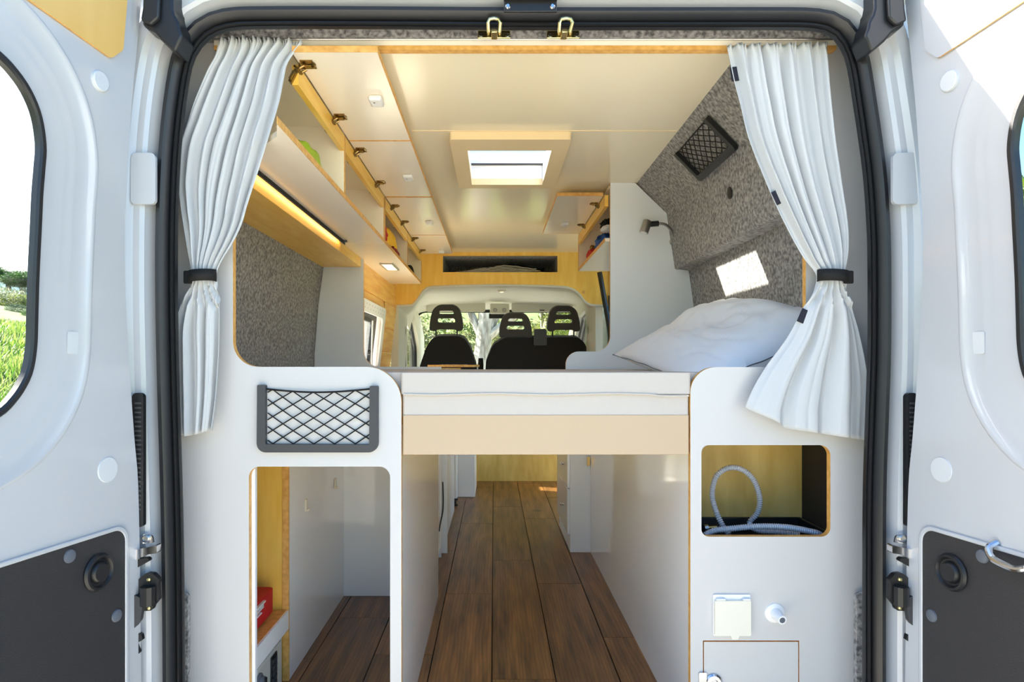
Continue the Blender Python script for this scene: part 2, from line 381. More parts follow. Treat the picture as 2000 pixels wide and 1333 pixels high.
add('shelf_compartment', b, 'felt', wf, label='dark recess of the overhead shelf')
b = BM(); lathe(b, [(.001, 0), (.012, 0), (.012, .003), (.001, .004)], BK.mw(*BK.hit(1140, 571), 0), 14); add('screw_cap', b, 'edge', wf)
# overhead cab roof & cab shell
crf = add('cab_roof', slab([rp([(-.98, -5.11), (1.08, -5.11), (.85, -6.3), (-.7, -6.3)])], Fr((0, 0, 1.62), (1, 0, 0), (0, -1, 0)), -.03), ['pmetal', 'pmetal'], kind='structure')
add('roof_step', bx(-.98, 1.08, 5.11, 5.13, 1.60, 1.82), 'pmetal', crf)
a2 = catmull([Vector(BK(q[0], q[1], 0)) for q in pxl(BK, arch)], 2)
N = len(a2)
# far outline of the headliner at the windscreen
ws = catmull([Vector(p) for p in [at(806, 660, 5.9), at(808, 640, 5.9), at(812, 622, 5.9), at(818, 613, 5.9), at(850, 609, 5.9), at(977, 607, 5.9), at(1100, 609, 5.9), at(1136, 613, 5.9), at(1143, 622, 5.9), at(1147, 640, 5.9), at(1149, 660, 5.9)]], 4)
def resamp(p, n):
    L = [0]
    for a, c in zip(p, p[1:]): L.append(L[-1] + (c - a).length)
    out = []; j = 0
    for i in range(n):
        d = L[-1] * i / (n - 1)
        while j < len(p) - 2 and L[j + 1] < d: j += 1
        t = (d - L[j]) / max(1e-9, L[j + 1] - L[j]); out.append(p[j].lerp(p[j + 1], min(1, t)))
    return out
R0 = resamp(a2, 48); R3 = resamp(ws, 48)
rows = []
for k in range(9):
    t = k / 8
    rows.append([R0[i].lerp(R3[i], t) + Vector((0, 0, .035 * sin(pi * t) * (1 - abs(2 * i / 47 - 1) ** 4))) for i in range(48)])
cabl = thing('cab_lining', None, None, (0, 4.55, 1.3), kind='structure')
add('headliner', loft(rows), 'liner', cabl)
# rounded lip of the headliner at the arch
add('headliner_lip', tube(BM(), [p + Vector((0, .0, -.004)) for p in R0], .008, 6), 'liner', cabl)
# cab side trims with door window holes and seals
for sx, X in ((-1, -.705), (1, .745)):
    fr = side_fr(X, 1)
    hole = rp([(5.02, .62, .05), (5.9, .62, .05), (5.86, 1.10, .12), (5.45, 1.34, .16), (5.02, 1.375, .12)])
    add('side_trim', slab([[(4.56, -.1), (6.25, -.1), (6.25, 1.2), (5.95, 1.36), (5.4, 1.45), (4.56, 1.47)], hole], fr, -.05 * sx), ['liner', 'liner'], cabl)
    add('window_seal', tube(BM(), [fr(p[0], p[1], .008 * -sx) for p in hole], .016, 8, True), 'rub', cabl)
    add('side_pane', slab([hole], fr, .004), ['glass', 'glass'], cabl)
    add('belt_strap', tube(BM(), [fr(4.93, 1.33, .03 * -sx * -1 if 0 else -.03 * sx * -1 * 0 + (.03 if sx < 0 else -.03)), fr(4.93, 1.0, .04 if sx < 0 else -.04), fr(4.9, .75, .05 if sx < 0 else -.05)], .011, 6), 'rub', cabl)
    add('belt_guide', bx(fr.o.x + (.015 if sx < 0 else -.05), fr.o.x + (.05 if sx < 0 else -.015), 4.9, 4.95, 1.17, 1.24), 'blk', cabl, bevel=.006)
# windscreen, dashboard, bonnet wall
WSF = Fr((0, 6.02, .75), (1, 0, 0), (0, -.18, 1))
w2 = add('window_2', slab([rp([(-.78, -.2, .1), (.85, -.2, .1), (.80, .71, .12), (-.72, .71, .12)]), rp([(-.72, -.16, .08), (.79, -.16, .08), (.755, .675, .08), (-.675, .675, .08)])], WSF, .03), ['rub', 'rub'], kind='structure')
add('pane', slab([rp([(-.74, -.17, .08), (.81, -.17, .08), (.775, .69, .08), (-.69, .69, .08)])], WSF, -.004), ['glass', 'glass'], w2)
b = bx(-.75, .8, 5.6, 6.15, .2, .66); add('dashboard', b, 'dgrey', None, kind='structure', bevel=.08, seg=4)
# sun visors, roof console, interior mirror, cab dome lamp
for nm, x0, x1, lab in (('sun_visor', 832, 948, 'beige sun visor above the windscreen, behind the left headrest'), ('sun_visor', 999, 1118, 'beige sun visor above the windscreen, on the right')):
    p = at(x0, 592, 5.6); q = at(x1, 610, 5.62)
    v = add(nm, slab([rp([(p.x, q.z, .02), (q.x, q.z, .02), (q.x, p.z, .015), (p.x, p.z, .015)])], BACK(5.62), .018), ['liner', 'liner'], None, lab, 'visor', 'cab sun visors', bevel=.005)
    c = (p.x + q.x) / 2; add('visor_clip', bx(c - .02, c + .02, 5.595, 5.605, q.z + .01, q.z + .018), 'dgrey', v)
co = thing('roof_console', 'grey roof console with two small lamps above the mirror', 'console', at(978, 606, 5.5))
p = at(957, 598, 5.5); q = at(995, 613, 5.5)
add('body', bx(p.x, q.x, 5.5, 5.56, q.z, p.z + .02), 'liner', co, bevel=.008)
for xx in (967, 985):
    c = at(xx, 606, 5.5); add('lamp_lens', lathe(BM(), [(.001, 0), (.018, 0), (.014, .006), (.001, .008)], BACK(5.5).mw(c.x, c.z, 0), 14), 'alu', co)
mi = thing('rear_view_mirror', 'small black rear-view mirror hanging at the windscreen', 'mirror', at(975, 616, 5.6))
p = at(955, 613, 5.58); q = at(999, 620, 5.58)
add('housing', bx(p.x, q.x, 5.58, 5.62, q.z - .01, p.z), 'blk', mi, bevel=.006); add('arm', tube(BM(), [at(978, 616, 5.62), at(978, 609, 5.75)], .008), 'blk', mi)
dl = thing('cab_dome_lamp', 'small round lamp in the middle of the cab headliner', 'lamp', at(980, 567, 4.7))
add('bezel', lathe(BM(), [(.001, 0), (.03, 0), (.03, .01), (.02, .014), (.001, .014)], Fr(at(980, 568, 4.8), (1, 0, 0), (0, -1, 0)).mw(0, 0, -.005), 18), 'liner', dl)
add('lens', lathe(BM(), [(.001, 0), (.014, 0), (.01, .004), (.001, .005)], Fr(at(980, 568, 4.8), (1, 0, 0), (0, -1, 0)).mw(0, 0, .010), 14), 'lampd', dl)
# ---- rear opening: seal and painted body frame, swept round the opening
op = [(352, 1900), (354, 1600), (355, 1333), (353, 1100), (350, 950), (345, 780), (341, 600), (341, 450), (345, 330), (352, 240), (362, 165), (372, 118), (388, 88), (412, 66), (450, 53), (520, 50), (700, 50), (1000, 52), (1300, 52), (1520, 52), (1590, 54), (1626, 64), (1647, 88), (1661, 125), (1672, 190), (1684, 270), (1693, 340), (1699, 420), (1702, 500), (1702, 675), (1698, 800), (1693, 950), (1692, 1100), (1692, 1333), (1693, 1600), (1695, 1900)]
RP = BACK(1.49)
o2 = [Vector(q[:2]) for q in pxl(RP, op)]
o2 = [Vector((p.x, p.y)) for p in resamp(catmull([p.to_3d() for p in o2], 6), 220)]
def normals(p, closed=False):
    out = []
    for i in range(len(p)):
        t = (p[(i + 1) % len(p)] - p[i - 1]) if closed else p[min(i + 1, len(p) - 1)] - p[max(i - 1, 0)]
        t.normalize(); out.append(Vector((-t.y, t.x)))
    return out
on = normals(o2)     # left side runs upward: (-ty,tx) -> outward (-x)
def ring(d, y): return [Vector((p.x + n.x * d, y, p.y + n.y * d)) for p, n in zip(o2, on)]
sl = thing('trim_1', None, None, (0, 1.49, 0), kind='structure')
add('outer_lip', loft([ring(d, y) for d, y in ((.040, 1.50), (.041, 1.488), (.036, 1.476), (.026, 1.472), (.018, 1.478), (.014, 1.49))]), 'rub', sl)
add('inner_channel', loft([ring(d, y) for d, y in ((.016, 1.492), (.013, 1.497), (.009, 1.488), (.005, 1.487), (.002, 1.494), (-.001, 1.490), (-.003, 1.497), (-.002, 1.503), (.02, 1.512))]), 'blk', sl)
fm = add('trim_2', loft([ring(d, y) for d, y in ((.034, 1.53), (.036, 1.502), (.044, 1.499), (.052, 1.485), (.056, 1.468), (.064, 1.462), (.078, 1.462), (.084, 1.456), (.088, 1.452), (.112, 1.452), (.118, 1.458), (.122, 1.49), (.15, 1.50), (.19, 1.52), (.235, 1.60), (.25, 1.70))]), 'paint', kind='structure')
# raised pads on the pillars, as stamped in the metal
for sx, X0 in ((-1, at(282, 0, 1.46).x), (1, at(1765, 0, 1.46).x)):
    for (ya, yb, dx) in ((300, 400, .027), ):
        za, zb = at(0, ya, 1.46).z, at(0, yb, 1.46).z
        add('stamped_pad', slab([rp([(X0 - dx, zb, .01), (X0 + dx, zb, .01), (X0 + dx, za, .012), (X0 - dx, za, .012)])], BACK(1.463), .009), ['paint', 'paint'], fm, bevel=.006, seg=4)
    # tail lamp slot and strap hardware at the hinge side
    c = at(269 if sx < 0 else 1782, 0, 1.44).x
    add('lamp_slot', slab([rp([(c - .013, at(0, 1030, 1.44).z, .006), (c + .012, at(0, 1030, 1.44).z, .006), (c + .012, at(0, 768, 1.44).z, .01), (c - .013, at(0, 768, 1.44).z, .01)])], BACK(1.452), .012), ['blk', 'blk'], fm, label='dark lamp slot in the door pillar')
    for k in range(24):
        z = at(0, 790 + k * 9, 1.44).z; add('connector_rib', bx(c - .006, c + .008, 1.4385, 1.441, z, z + .004), 'dgrey', fm)
    # door striker: zinc plate with bolt
    X = lambda px: at(px if sx < 0 else 2047 - px, 0, 1.45).x
    Zp = lambda py: at(0, py, 1.45).z
    st = thing('door_check_bracket', ('bright metal door check bracket bolted to the %s door pillar' % ('left' if sx < 0 else 'right')), 'bracket', (X(290), 1.45, Zp(1065)), 'metal door check brackets')
    lo, hi = sorted((X(262), X(306)))
    add('bracket_plate', slab([rp([(X(262), Zp(1072), .0), (X(300), Zp(1064), .004), (X(316), Zp(1060), .003), (X(316), Zp(1076), .003), (X(300), Zp(1078), .003), (X(262), Zp(1094), .0)])], BACK(1.448), .020), ['chrome', 'chrome'], st, bevel=.0015)
    add('ear', slab([rp([(X(276), Zp(1062), 0), (X(302), Zp(1060), .002), (X(300), Zp(1046), .01), (X(284), Zp(1042), .01), (X(275), Zp(1050), .003)])], BACK(1.45), .004), ['chrome', 'chrome'], st)
    add('bolt', lathe(BM(), [(.001, 0), (.009, 0), (.009, .004), (.006, .006), (.006, .003), (.001, .003)], BACK(1.446).mw(X(288), Zp(1051), 0), 12), 'alu', st)
    add('rubber_stop', slab([rp([(X(262), Zp(1112), 0), (X(282), Zp(1102), .004), (X(300), Zp(1092), .006), (X(294), Zp(1086), .006), (X(262), Zp(1092), 0)])], BACK(1.448), .014), ['blk', 'blk'], st, bevel=.003)
    hg = thing('bolted_hinge', 'black bolted door hinge on the %s door pillar, below the metal bracket' % ('left' if sx < 0 else 'right'), 'hinge', (X(295), 1.45, Zp(1155)), 'black door hinges')
    add('hinge_plate', slab([rp([(X(278), Zp(1190), .003), (X(303), Zp(1189), .006), (X(306), Zp(1180), .004), (X(316), Zp(1168), .004), (X(314), Zp(1140), .003), (X(317), Zp(1130), .003), (X(306), Zp(1118), .01), (X(292), Zp(1116), .012), (X(275), Zp(1130), .003)])], BACK(1.45), .014), ['blk', 'blk'], hg, bevel=.004)
    add('hinge_arm', slab([rp([(X(262), Zp(1240), .004), (X(272), Zp(1222), .006), (X(286), Zp(1205), .01), (X(290), Zp(1180), .01), (X(286), Zp(1160), .01), (X(262), Zp(1150), .004)])], BACK(1.436), .012), ['dgrey', 'dgrey'], hg, bevel=.004)
    add('hinge_cap', tube(BM(), [Vector((X(298), 1.43, Zp(1140))), Vector((X(298), 1.43, Zp(1176)))], .0155, 10), 'blk', hg)
    for zz in (1128, 1183):
        add('rivet', lathe(BM(), [(.001, 0), (.005, 0), (.004, .003), (.001, .004)], BACK(1.435).mw(X(298), Zp(zz), 0), 10), 'zinc', hg)
    add('strap', slab([rp([(X(262), Zp(1276), 0), (X(279), Zp(1272), .002), (X(277), Zp(1250), .002), (X(285), Zp(1246), .002), (X(283), Zp(1236), .003), (X(272), Zp(1230), .003), (X(262), Zp(1240), 0)])], BACK(1.446), .01), ['blk', 'blk'], hg, bevel=.002)
# ---- rear header: felt strip, latch strikers, buffer box, rubber corner caps
hz1, hz0 = RP.hit(1000, 44).y, at(0, 83, 1.6).z
b = BM()
slab([rp([(-.70, hz0 - .004, 0), (.83, hz0 - .004, 0), (.83, 1.79, .08), (-.70, 1.79, .08)])], BACK(1.565), -.02, b)
add('trim_3', b, ['felt', 'felt'], kind='structure')
HB = BACK(1.60)
zb = HB.hit(0, 104).y; zt = HB.hit(0, 82).y
bmz = add('trim_4', slab([[(HB.hit(425, 0).x, zb), (HB.hit(1625, 0).x, zb), (HB.hit(1625, 0).x, zt), (HB.hit(1140, 0).x, zt + .002), (HB.hit(1139, 0).x, zt + .012), (HB.hit(934, 0).x, zt + .012), (HB.hit(931, 0).x, zt + .002), (HB.hit(425, 0).x, zt)]], HB, .02), ['cream', 'edge'], kind='structure')
add('edge_strip', bx(HB.hit(425, 0).x, HB.hit(1625, 0).x, 1.579, 1.6005, zb - .001, HB.hit(0, 97).y), 'edge', bmz, label='bare plywood edge strip')
for i, px in enumerate((965, 1103)):
    Yk = 1.50; k = Yk / F
    t = thing('latch_striker', ('%s of the two U-shaped door latch strikers above the curtain beam' % ('left' if i == 0 else 'right')), 'latch striker', at(px, 56, Yk), 'door latch strikers')
    pts = [at(px - 11, 66, Yk + .03), at(px - 11, 60, Yk - .02), at(px - 12 + (2 if i else 0), 44, Yk - .03), at(px - 9 + (2 if i else 0), 38, Yk - .03), at(px + (3 if i else 0), 36, Yk - .03), at(px + 9 + (3 if i else 0), 38, Yk - .03), at(px + 12 + (3 if i else 0), 44, Yk - .03), at(px + 11, 60, Yk - .02), at(px + 11, 66, Yk + .03)]
    add('loop', tube(BM(), pts, .0042, 8), 'zinc', t)
    p = at(px - 33, 60, Yk); q = at(px + 33, 52, Yk)
    bb = BM(); box(bb, p.x, q.x, Yk + .035, Yk + .04, p.z, q.z + .01); box(bb, at(px - 6, 0, Yk).x, at(px + 7, 0, Yk).x, Yk + .0, Yk + .035, p.z - .004, p.z + .012)
    add('base_plate', bb, 'zinc', t, bevel=.002)
    for dx in (-26, 27):
        add('screw', lathe(BM(), [(.001, 0), (.005, 0), (.004, .002), (.001, .003)], BACK(Yk + .034).mw(at(px + dx, 0, Yk).x, at(0, 55, Yk).z, 0), 10), 'chrome', t)
bt = thing('lock_plate', 'black metal plate with two screws at the top of the rear opening', 'plate', at(1035, 10, 1.45))
p = at(984, 22, 1.45); q = at(1088, -25, 1.45)
bb = bx(p.x, q.x, 1.452, 1.458, p.z, q.z); box(bb, p.x, q.x, 1.44, 1.458, at(0, 2, 1.45).z, q.z)
add('plate_body', bb, 'blk', bt, bevel=.002)
for px, r in ((992, .006), (1079, .006)):
    add('screw', lathe(BM(), [(.001, 0), (r, 0), (r, .002), (r * .6, .005), (.001, .005)], BACK(1.452).mw(at(px, 0, 1.45).x, at(0, 12, 1.45).z, 0), 12), 'chrome', bt)
for sg in (-1, 1):
    mX = lambda px: px if sg < 0 else 2045 - px
    Yc = 1.42
    lp = [(287, -60), (282, 20), (277, 47), (286, 55), (302, 63), (316, 80), (330, 92), (343, 100), (352, 78), (356, 69), (350, 55), (348, 42), (340, 28), (337, 15), (338, -60)]
    t = thing('corner_cap', 'black rubber cap at the top %s corner of the rear opening' % ('left' if sg < 0 else 'right'), 'rubber cap', at(mX(315), 50, Yc), 'rubber corner caps')
    add('cap_body', slab([[tuple(BACK(Yc).hit(mX(a), c)) for a, c in lp]], BACK(Yc), -.06), ['rub', 'rub'], t, bevel=.006)
    lp = [(287, -60), (283, 20), (279, 45), (300, 54), (315, 40), (319, -60)]
    add('cap_face', slab([[tuple(BACK(Yc - .0).hit(mX(a), c)) for a, c in lp]], BACK(Yc), .012), ['rub', 'rub'], t, bevel=.008, seg=3)

# ---- rear doors, open outward
WIN = [(85.5, 281), (83, 325), (79, 375), (76, 440), (73, 500), (70.5, 562), (69, 620), (67, 675), (60, 720), (47, 750), (28, 777), (0, 802)]
WINT = [(0, 109), (30, 139), (57, 177), (77, 225)]
def make_door(sg, name):
    a = radians(12 if sg < 0 else 10); H = Vector((-.775, 1.40, 0)) if sg < 0 else Vector((.900, 1.40, 0))
    d = Vector((sg * sin(a), -cos(a), 0))
    fr = Fr(H, d, (0, 0, 1)) if sg > 0 else Fr(H, d, (0, 0, 1))
    s = 1 if fr.n.x * -sg > 0 else -1       # inner normal points to the van's centre line
    LF = Fr((-.775, 1.40, 0), (-sin(radians(12)), -cos(radians(12)), 0), (0, 0, 1))
    tr = [tuple(LF.hit(*p)) for p in WINT + WIN]
    trace = [Vector((.435, 1.502, 0)), Vector((.35, 1.495, 0))] + [Vector((p[0], p[1], 0)) for p in tr] + [Vector((.35, .850, 0)), Vector((.435, .843, 0))]
    right = [Vector((.87 - p.x, p.y, 0)) for p in reversed(trace[1:-1])]
    g = resamp(catmull(trace + right, 6, True), 181)[:-1]; g = [Vector((p.x, p.y)) for p in g]
    nn = normals(g, True)
    cen = Vector((.435, 1.2))
    if (nn[10].dot(g[10] - cen)) < 0: nn = [-v for v in nn]
    def R(dd, c): return [fr(p.x + v.x * dd, p.y + v.y * dd, c * s) for p, v in zip(g, nn)]
    door = thing(name, None, None, H + Vector((0, 0, .6)), kind='structure')
    edge = [tuple(LF.hit(*q)) for q in ((278, 1500), (276, 1333), (274, 1150), (270, 950), (262, 850), (251, 690), (245, 560), (244, 450), (247, 375), (256, 220), (265, 120), (276, 0), (286, -110))]
    edge = [(x, z) for x, z in edge]
    edge = [(p.x, p.y) for p in catmull([Vector((x, z, 0)) for x, z in edge], 4)]
    outer = [(x, z) for x, z in edge] + rp([(.79, 1.87, 0), (.84, 1.6, 0.05), (.86, .9, 0), (.86, -.1, 0)])
    o_in = [(g[i].x + nn[i].x * .126, g[i].y + nn[i].y * .126) for i in range(len(g))]
    bm = slab([outer, o_in], fr, -.012 * s)
    rings = [(.126, 0), (.123, .0022), (.119, .0022), (.114, 0), (.105, -.0035), (.09, -.006), (.080, -.0068), (.077, -.0068), (.07, -.0085), (.058, -.0094), (.055, -.0094), (.046, -.011), (.03, -.0118), (.016, -.012), (.013, -.013), (.045, -.044)]
    loft([R(dd, c) for dd, c in rings], bm, True)
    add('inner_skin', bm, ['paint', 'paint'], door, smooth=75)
    hole = [(g[i].x + nn[i].x * .045, g[i].y + nn[i].y * .045) for i in range(len(g))]
    bm = slab([[(x - .004, z) for x, z in edge] + [(.79, 1.87), (.86, .9), (.86, -.1)], hole], Fr(fr(0, 0, -.045 * s), fr.u, fr.v), -.006 * s)
    # closed edge between skins
    loft([[fr(x, z, 0) for x, z in edge], [fr(x - .006, z, -.01 * s) for x, z in edge], [fr(x - .006, z, -.05 * s) for x, z in edge]], bm)
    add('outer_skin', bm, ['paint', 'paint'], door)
    add('window_seal', loft([R(dd, c) for dd, c in ((.0150, -.014), (.0150, -.009), (.012, -.006), (.005, -.006), (.001, -.009), (.000, -.020))], None, True), 'rub', door)
    add('pane', slab([[(g[i].x + nn[i].x * .010, g[i].y + nn[i].y * .010) for i in range(len(g))]], Fr(fr(0, 0, -.015 * s), fr.u, fr.v), -.004 * s), ['glass', 'glass'], door)
    # lower black panel
    zt = LF.hit(235, 1034).y; se = LF.hit(242, 1040).x
    P1 = rp([(se, -.06, .03), (.78, -.06, .03), (.78, zt, .05), (se, zt, .028)])
    P0 = rp([(se - .009, -.07, .035), (.79, -.07, .035), (.79, zt + .009, .055), (se - .009, zt + .009, .034)])
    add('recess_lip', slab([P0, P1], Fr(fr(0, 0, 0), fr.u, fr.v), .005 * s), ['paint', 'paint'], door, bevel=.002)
    lp = add('lower_panel', slab([P1], Fr(fr(0, 0, 0), fr.u, fr.v), .003 * s), ['pan', 'pan'], door, label='textured black lower door panel')
    def disc(px, py, prof, m, nm, par=door, lab=None, n=24):
        q = LF.hit(px, py)
        mw = fr.mw(q.x, q.y, .003 * s if py > 1030 else 0) @ Matrix.Diagonal((1, 1, s, 1))
        add(nm, lathe(BM(), prof, mw, n), m, par, lab)
    disc(188, 1118, [(.001, 0), (.036, 0), (.037, .004), (.034, .009), (.030, .010), (.026, .004), (.022, .003), (.0195, .009), (.017, .0115), (.001, .0115)], 'blk', 'round_button', lp, 'glossy black round button')
    disc(133, 1087, [(.001, 0), (.013, 0), (.012, .003), (.007, .005), (.001, .0055)], 'stud', 'fixing_stud', lp)
    disc(225, 1203, [(.001, 0), (.013, 0), (.012, .003), (.007, .005), (.001, .0055)], 'stud', 'fixing_stud', lp)
    disc(194, 159, [(.001, 0), (.021, 0), (.020, .005), (.018, .0065), (.001, .0065)], 'plug', 'cover_plug')
    disc(210, 918, [(.001, 0), (.026, 0), (.025, .002), (.001, .0025)], 'plug', 'cover_plug')
    q0 = LF.hit(150, 692); q1 = LF.hit(174, 650)
    add('sticker', slab([rp([(q0.x - .016, q0.y, .003), (q0.x + .016, q0.y, .003), (q0.x + .016, q1.y, .003), (q0.x - .016, q1.y, .003)])], Fr(fr(0, 0, -.006 * s), fr.u, fr.v), .0016 * s), ['plug', 'plug'], door, label='small blank white sticker')
    tp = [(245, 0), (237, 98, .02), (214, 115, .02), (52, 0), (-100, -111), (-60, -190), (250, -150)]
    tp = rp([tuple(LF.hit(p[0], p[1])) + tuple(p[2:]) for p in tp])
    add('upper_panel', slab([tp], Fr(fr(0, 0, .001 * s), fr.u, fr.v), .004 * s), ['mdf' if sg < 0 else 'paint', 'edge'], door, label='plywood upper door panel' if sg < 0 else 'cream upper door panel with a thin edge')
    if sg > 0:
        q = fr.hit(1975, 1085)
        pts = [fr(q.x + dx, q.y + dz, c * s) for dx, dz, c in ((-.026, .016, .002), (-.028, .006, .018), (-.018, -.008, .022), (.0, -.013, .024), (.03, -.015, .024), (.05, -.006, .02), (.055, .012, .002))]
        add('pull_handle', tube(BM(), catmull(pts, 5), .0065, 10), 'chrome', door, label='curved chrome pull handle')
    return door
make_door(-1, 'door_1'); make_door(1, 'door_2')

# ---- roof light (window_3)
w3 = thing('window_3', None, None, (.05, 2.53, 1.72), kind='structure')
ox0, ox1, oy0, oy1 = -.148, .256, 2.2, 2.81
T3 = Fr((0, 0, 1.695), (1, 0, 0), (0, -1, 0))
add('inner_frame', slab([rp([(ox0, -oy0, .012), (ox1, -oy0, .012), (ox1, -oy1, .012), (ox0, -oy1, .012)]), [(hx0 + .006, -hy0 - .006), (hx1 - .006, -hy0 - .006), (hx1 - .006, -hy1 + .006), (hx0 + .006, -hy1 + .006)]], T3, -.026), ['skyf', 'skyf'], w3, bevel=.008, seg=3)
b = BM()
for (x0, x1, y0, y1) in ((hx0, hx0 + .004, hy0, hy1), (hx1 - .004, hx1, hy0, hy1), (hx0, hx1, hy0, hy0 + .004), (hx0, hx1, hy1 - .004, hy1)): box(b, x0, x1, y0, y1, 1.70, 1.776)
add('shaft', b, 'wplas', w3)
b = BM()
for (x0, x1, y0, y1) in ((hx0, hx1, hy1 - .018, hy1 - .004), ): box(b, x0, x1, y0, y1, 1.776, 1.781)
add('blind_rail', b, 'dgrey', w3)
gx = [(hx0 - .12, -hy0 + .09), (hx1 + .08, -hy0 + .09), (hx1 + .08, -hy1 - .09), (hx0 - .12, -hy1 - .09)]
add('pane', slab([gx], Fr((0, 0, 1.83), (1, 0, 0), (0, -1, 0)), -.006), ['glass', 'glass'], w3)

# ---- kitchen window (window_1) on the left wall
w1 = thing('window_1', None, None, (-.7, 3.74, 1.1), kind='structure')
fw = Fr((-.668, 0, 1.35), (0, 1, 0), (.045, 0, .4))
ia, ib = fw.hit(712, 581), fw.hit(753, 605)
zt_, zb_ = ib.y + .0, -.47
fo = rp([(3.33, zb_, .04), (4.10, zb_, .04), (4.10, zt_, .04), (3.33, zt_, .04)])
fi = rp([(3.38, zb_ + .05, .03), (4.02, zb_ + .05, .03), (4.02, zt_ - .065, .03), (3.38, zt_ - .065, .03)])
add('window_frame', slab([fo, fi], Fr(fw(0, 0, 0), fw.u, fw.v), .012), ['wplas', 'wplas'], w1, bevel=.003)
for k in range(9):
    for j in range(2):
        add('frame_screw', lathe(BM(), [(.001, 0), (.004, 0), (.003, .001), (.001, .0015)], fw.mw(3.4 + .08 * k + .04 * j, zt_ - .02 - .022 * j, .012), 8), 'alu', w1)
fs = rp([(3.36, zb_ + .03, .03), (4.04, zb_ + .03, .03), (4.04, zt_ - .05, .03), (3.36, zt_ - .05, .03)])
fi2 = rp([(3.41, zb_ + .08, .03), (3.97, zb_ + .08, .03), (3.97, zt_ - .10, .03), (3.41, zt_ - .10, .03)])
sash = Fr(fw(0, 0, -.03), fw.u, fw.v)
add('sash', slab([fs, fi2], sash, -.02), ['rub', 'rub'], w1); add('pane', slab([fs], Fr(fw(0, 0, -.045), fw.u, fw.v), -.004), ['glass', 'glass'], w1)
add('stay_arm', tube(BM(), [fw(3.93, zb_ + .06, -.01), fw(3.86, zt_ - .09, -.02)], .006, 6), 'alu', w1)
add('stay_knob', lathe(BM(), [(.001, 0), (.018, 0), (.016, .01), (.001, .014)], fw.mw(3.80, zb_ + .14, -.012), 12), 'blk', w1)
add('sill_reveal', loft([[fw(p[0], p[1], 0) for p in fo], [fw(p[0], p[1], -.3) for p in fo]], None, True), 'wplas', w1)
# sliding door edge seal on the right (door_3)
d3 = thing('door_3', None, None, (.75, 4.4, 1.2), kind='structure')
add('door_seal', tube(BM(), catmull([at(1171, 532, 4.45), at(1176, 560, 4.45), at(1183, 600, 4.45), at(1190, 640, 4.42), at(1192, 668, 4.4), at(1190, 690, 4.4), at(1183, 702, 4.4)], 5), .017, 8), 'rub', d3)
add('door_edge', bx(.80, .84, 4.5, 4.9, -.1, 1.6), 'paint', d3); add('edge_latch', bx(.775, .80, 4.49, 4.52, 1.30, 1.42), 'blk', d3, bevel=.004)
# ================================================================ FURNITURE
EP = BACK(1.60)
# ---- left garage unit with its end panel
lu = thing('storage_unit', 'white laminate storage unit left of the aisle, with a tall rounded cut-out and net pocket', 'cabinet', (-.5, 1.6, 0))
out = rp(pxl(EP, [(318, 1484.5), (784, 1484.5), (784, 717, .085), (455, 717, .062), (455, 84), (318, 84)]), 12)
hole = rp(pxl(EP, [(487, 1470, .01), (762, 1470, .01), (762, 912, .026), (486, 912, .026)]))
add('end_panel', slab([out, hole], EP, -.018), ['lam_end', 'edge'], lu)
add('side_panel', bx(-.245, -.2286, 1.6185, 2.73, 0.001, .80), 'lam', lu)
add('back_panel', bx(-.616, -.2455, 2.73, 2.745, 0.001, .80), 'lam', lu)
b = bx(-.634, -.616, 2.002, 2.745, 0.001, .80); add('divider_panel', b, 'lam', lu); 
add('divider_edge', bx(-.634, -.6155, 1.995, 2.002, 0.001, .80), 'edge', lu, label='bare plywood edge of the divider')
add('rear_board', bx(-.875, -.634, 2.0, 2.012, 0.001, .80), 'ply', lu, label='yellow plywood board closing the left compartment')
add('corner_post', bx(at(470, 0, 1.62).x, at(500, 0, 1.625).x, 1.619, 1.632, .03, .71), 'lam_matt', lu)
add('shelf', bx(-.875, -.622, 1.64, 1.995, .197, .215), 'edge', lu)
add('shelf_front', bx(-.628, -.616, 1.64, 1.995, .158, .2135), 'lam_matt', lu)
for px, py in ((655, 944), (598, 986)):
    Yh = .614 * F / (CX - px); z = CZ - (py - CY) * Yh / F
    b = bx(-.616, -.611, Yh - .008, Yh + .008, z - .022, z + .018); box(b, -.611, -.603, Yh - .006, Yh + .006, z - .022, z - .014)
    add('hook', b, 'cplas', lu, bevel=.002)
# safe
sf = thing('safe', 'small grey safe with keypad and round knob in the lower left compartment', 'safe', (-.74, 1.8, 0))
add('body', bx(-.86, -.632, 1.66, 1.985, .001, .152), 'safe', sf, bevel=.004)
add('door', bx(-.632, -.624, 1.675, 1.955, .012, .142), 'safe', sf, bevel=.003)
add('keypad', bx(-.624, -.620, 1.855, 1.905, .035, .132), 'blk', sf, bevel=.004, seg=3)
for i in range(3):
    for j in range(5): add('key', bx(-.620, -.6175, 1.862 + i * .013, 1.871 + i * .013, .042 + j * .017, .054 + j * .017), 'dgrey', sf)
sfr = side_fr(-.624, 1)
add('knob', lathe(BM(), [(.001, 0), (.026, 0), (.026, .004), (.019, .006), (.017, .016), (.001, .017)], sfr.mw(1.765, .105, 0), 20), 'stud', sf)
add('grip', bx(-.608, -.602, 1.762, 1.768, .09, .12), 'blk', sf)
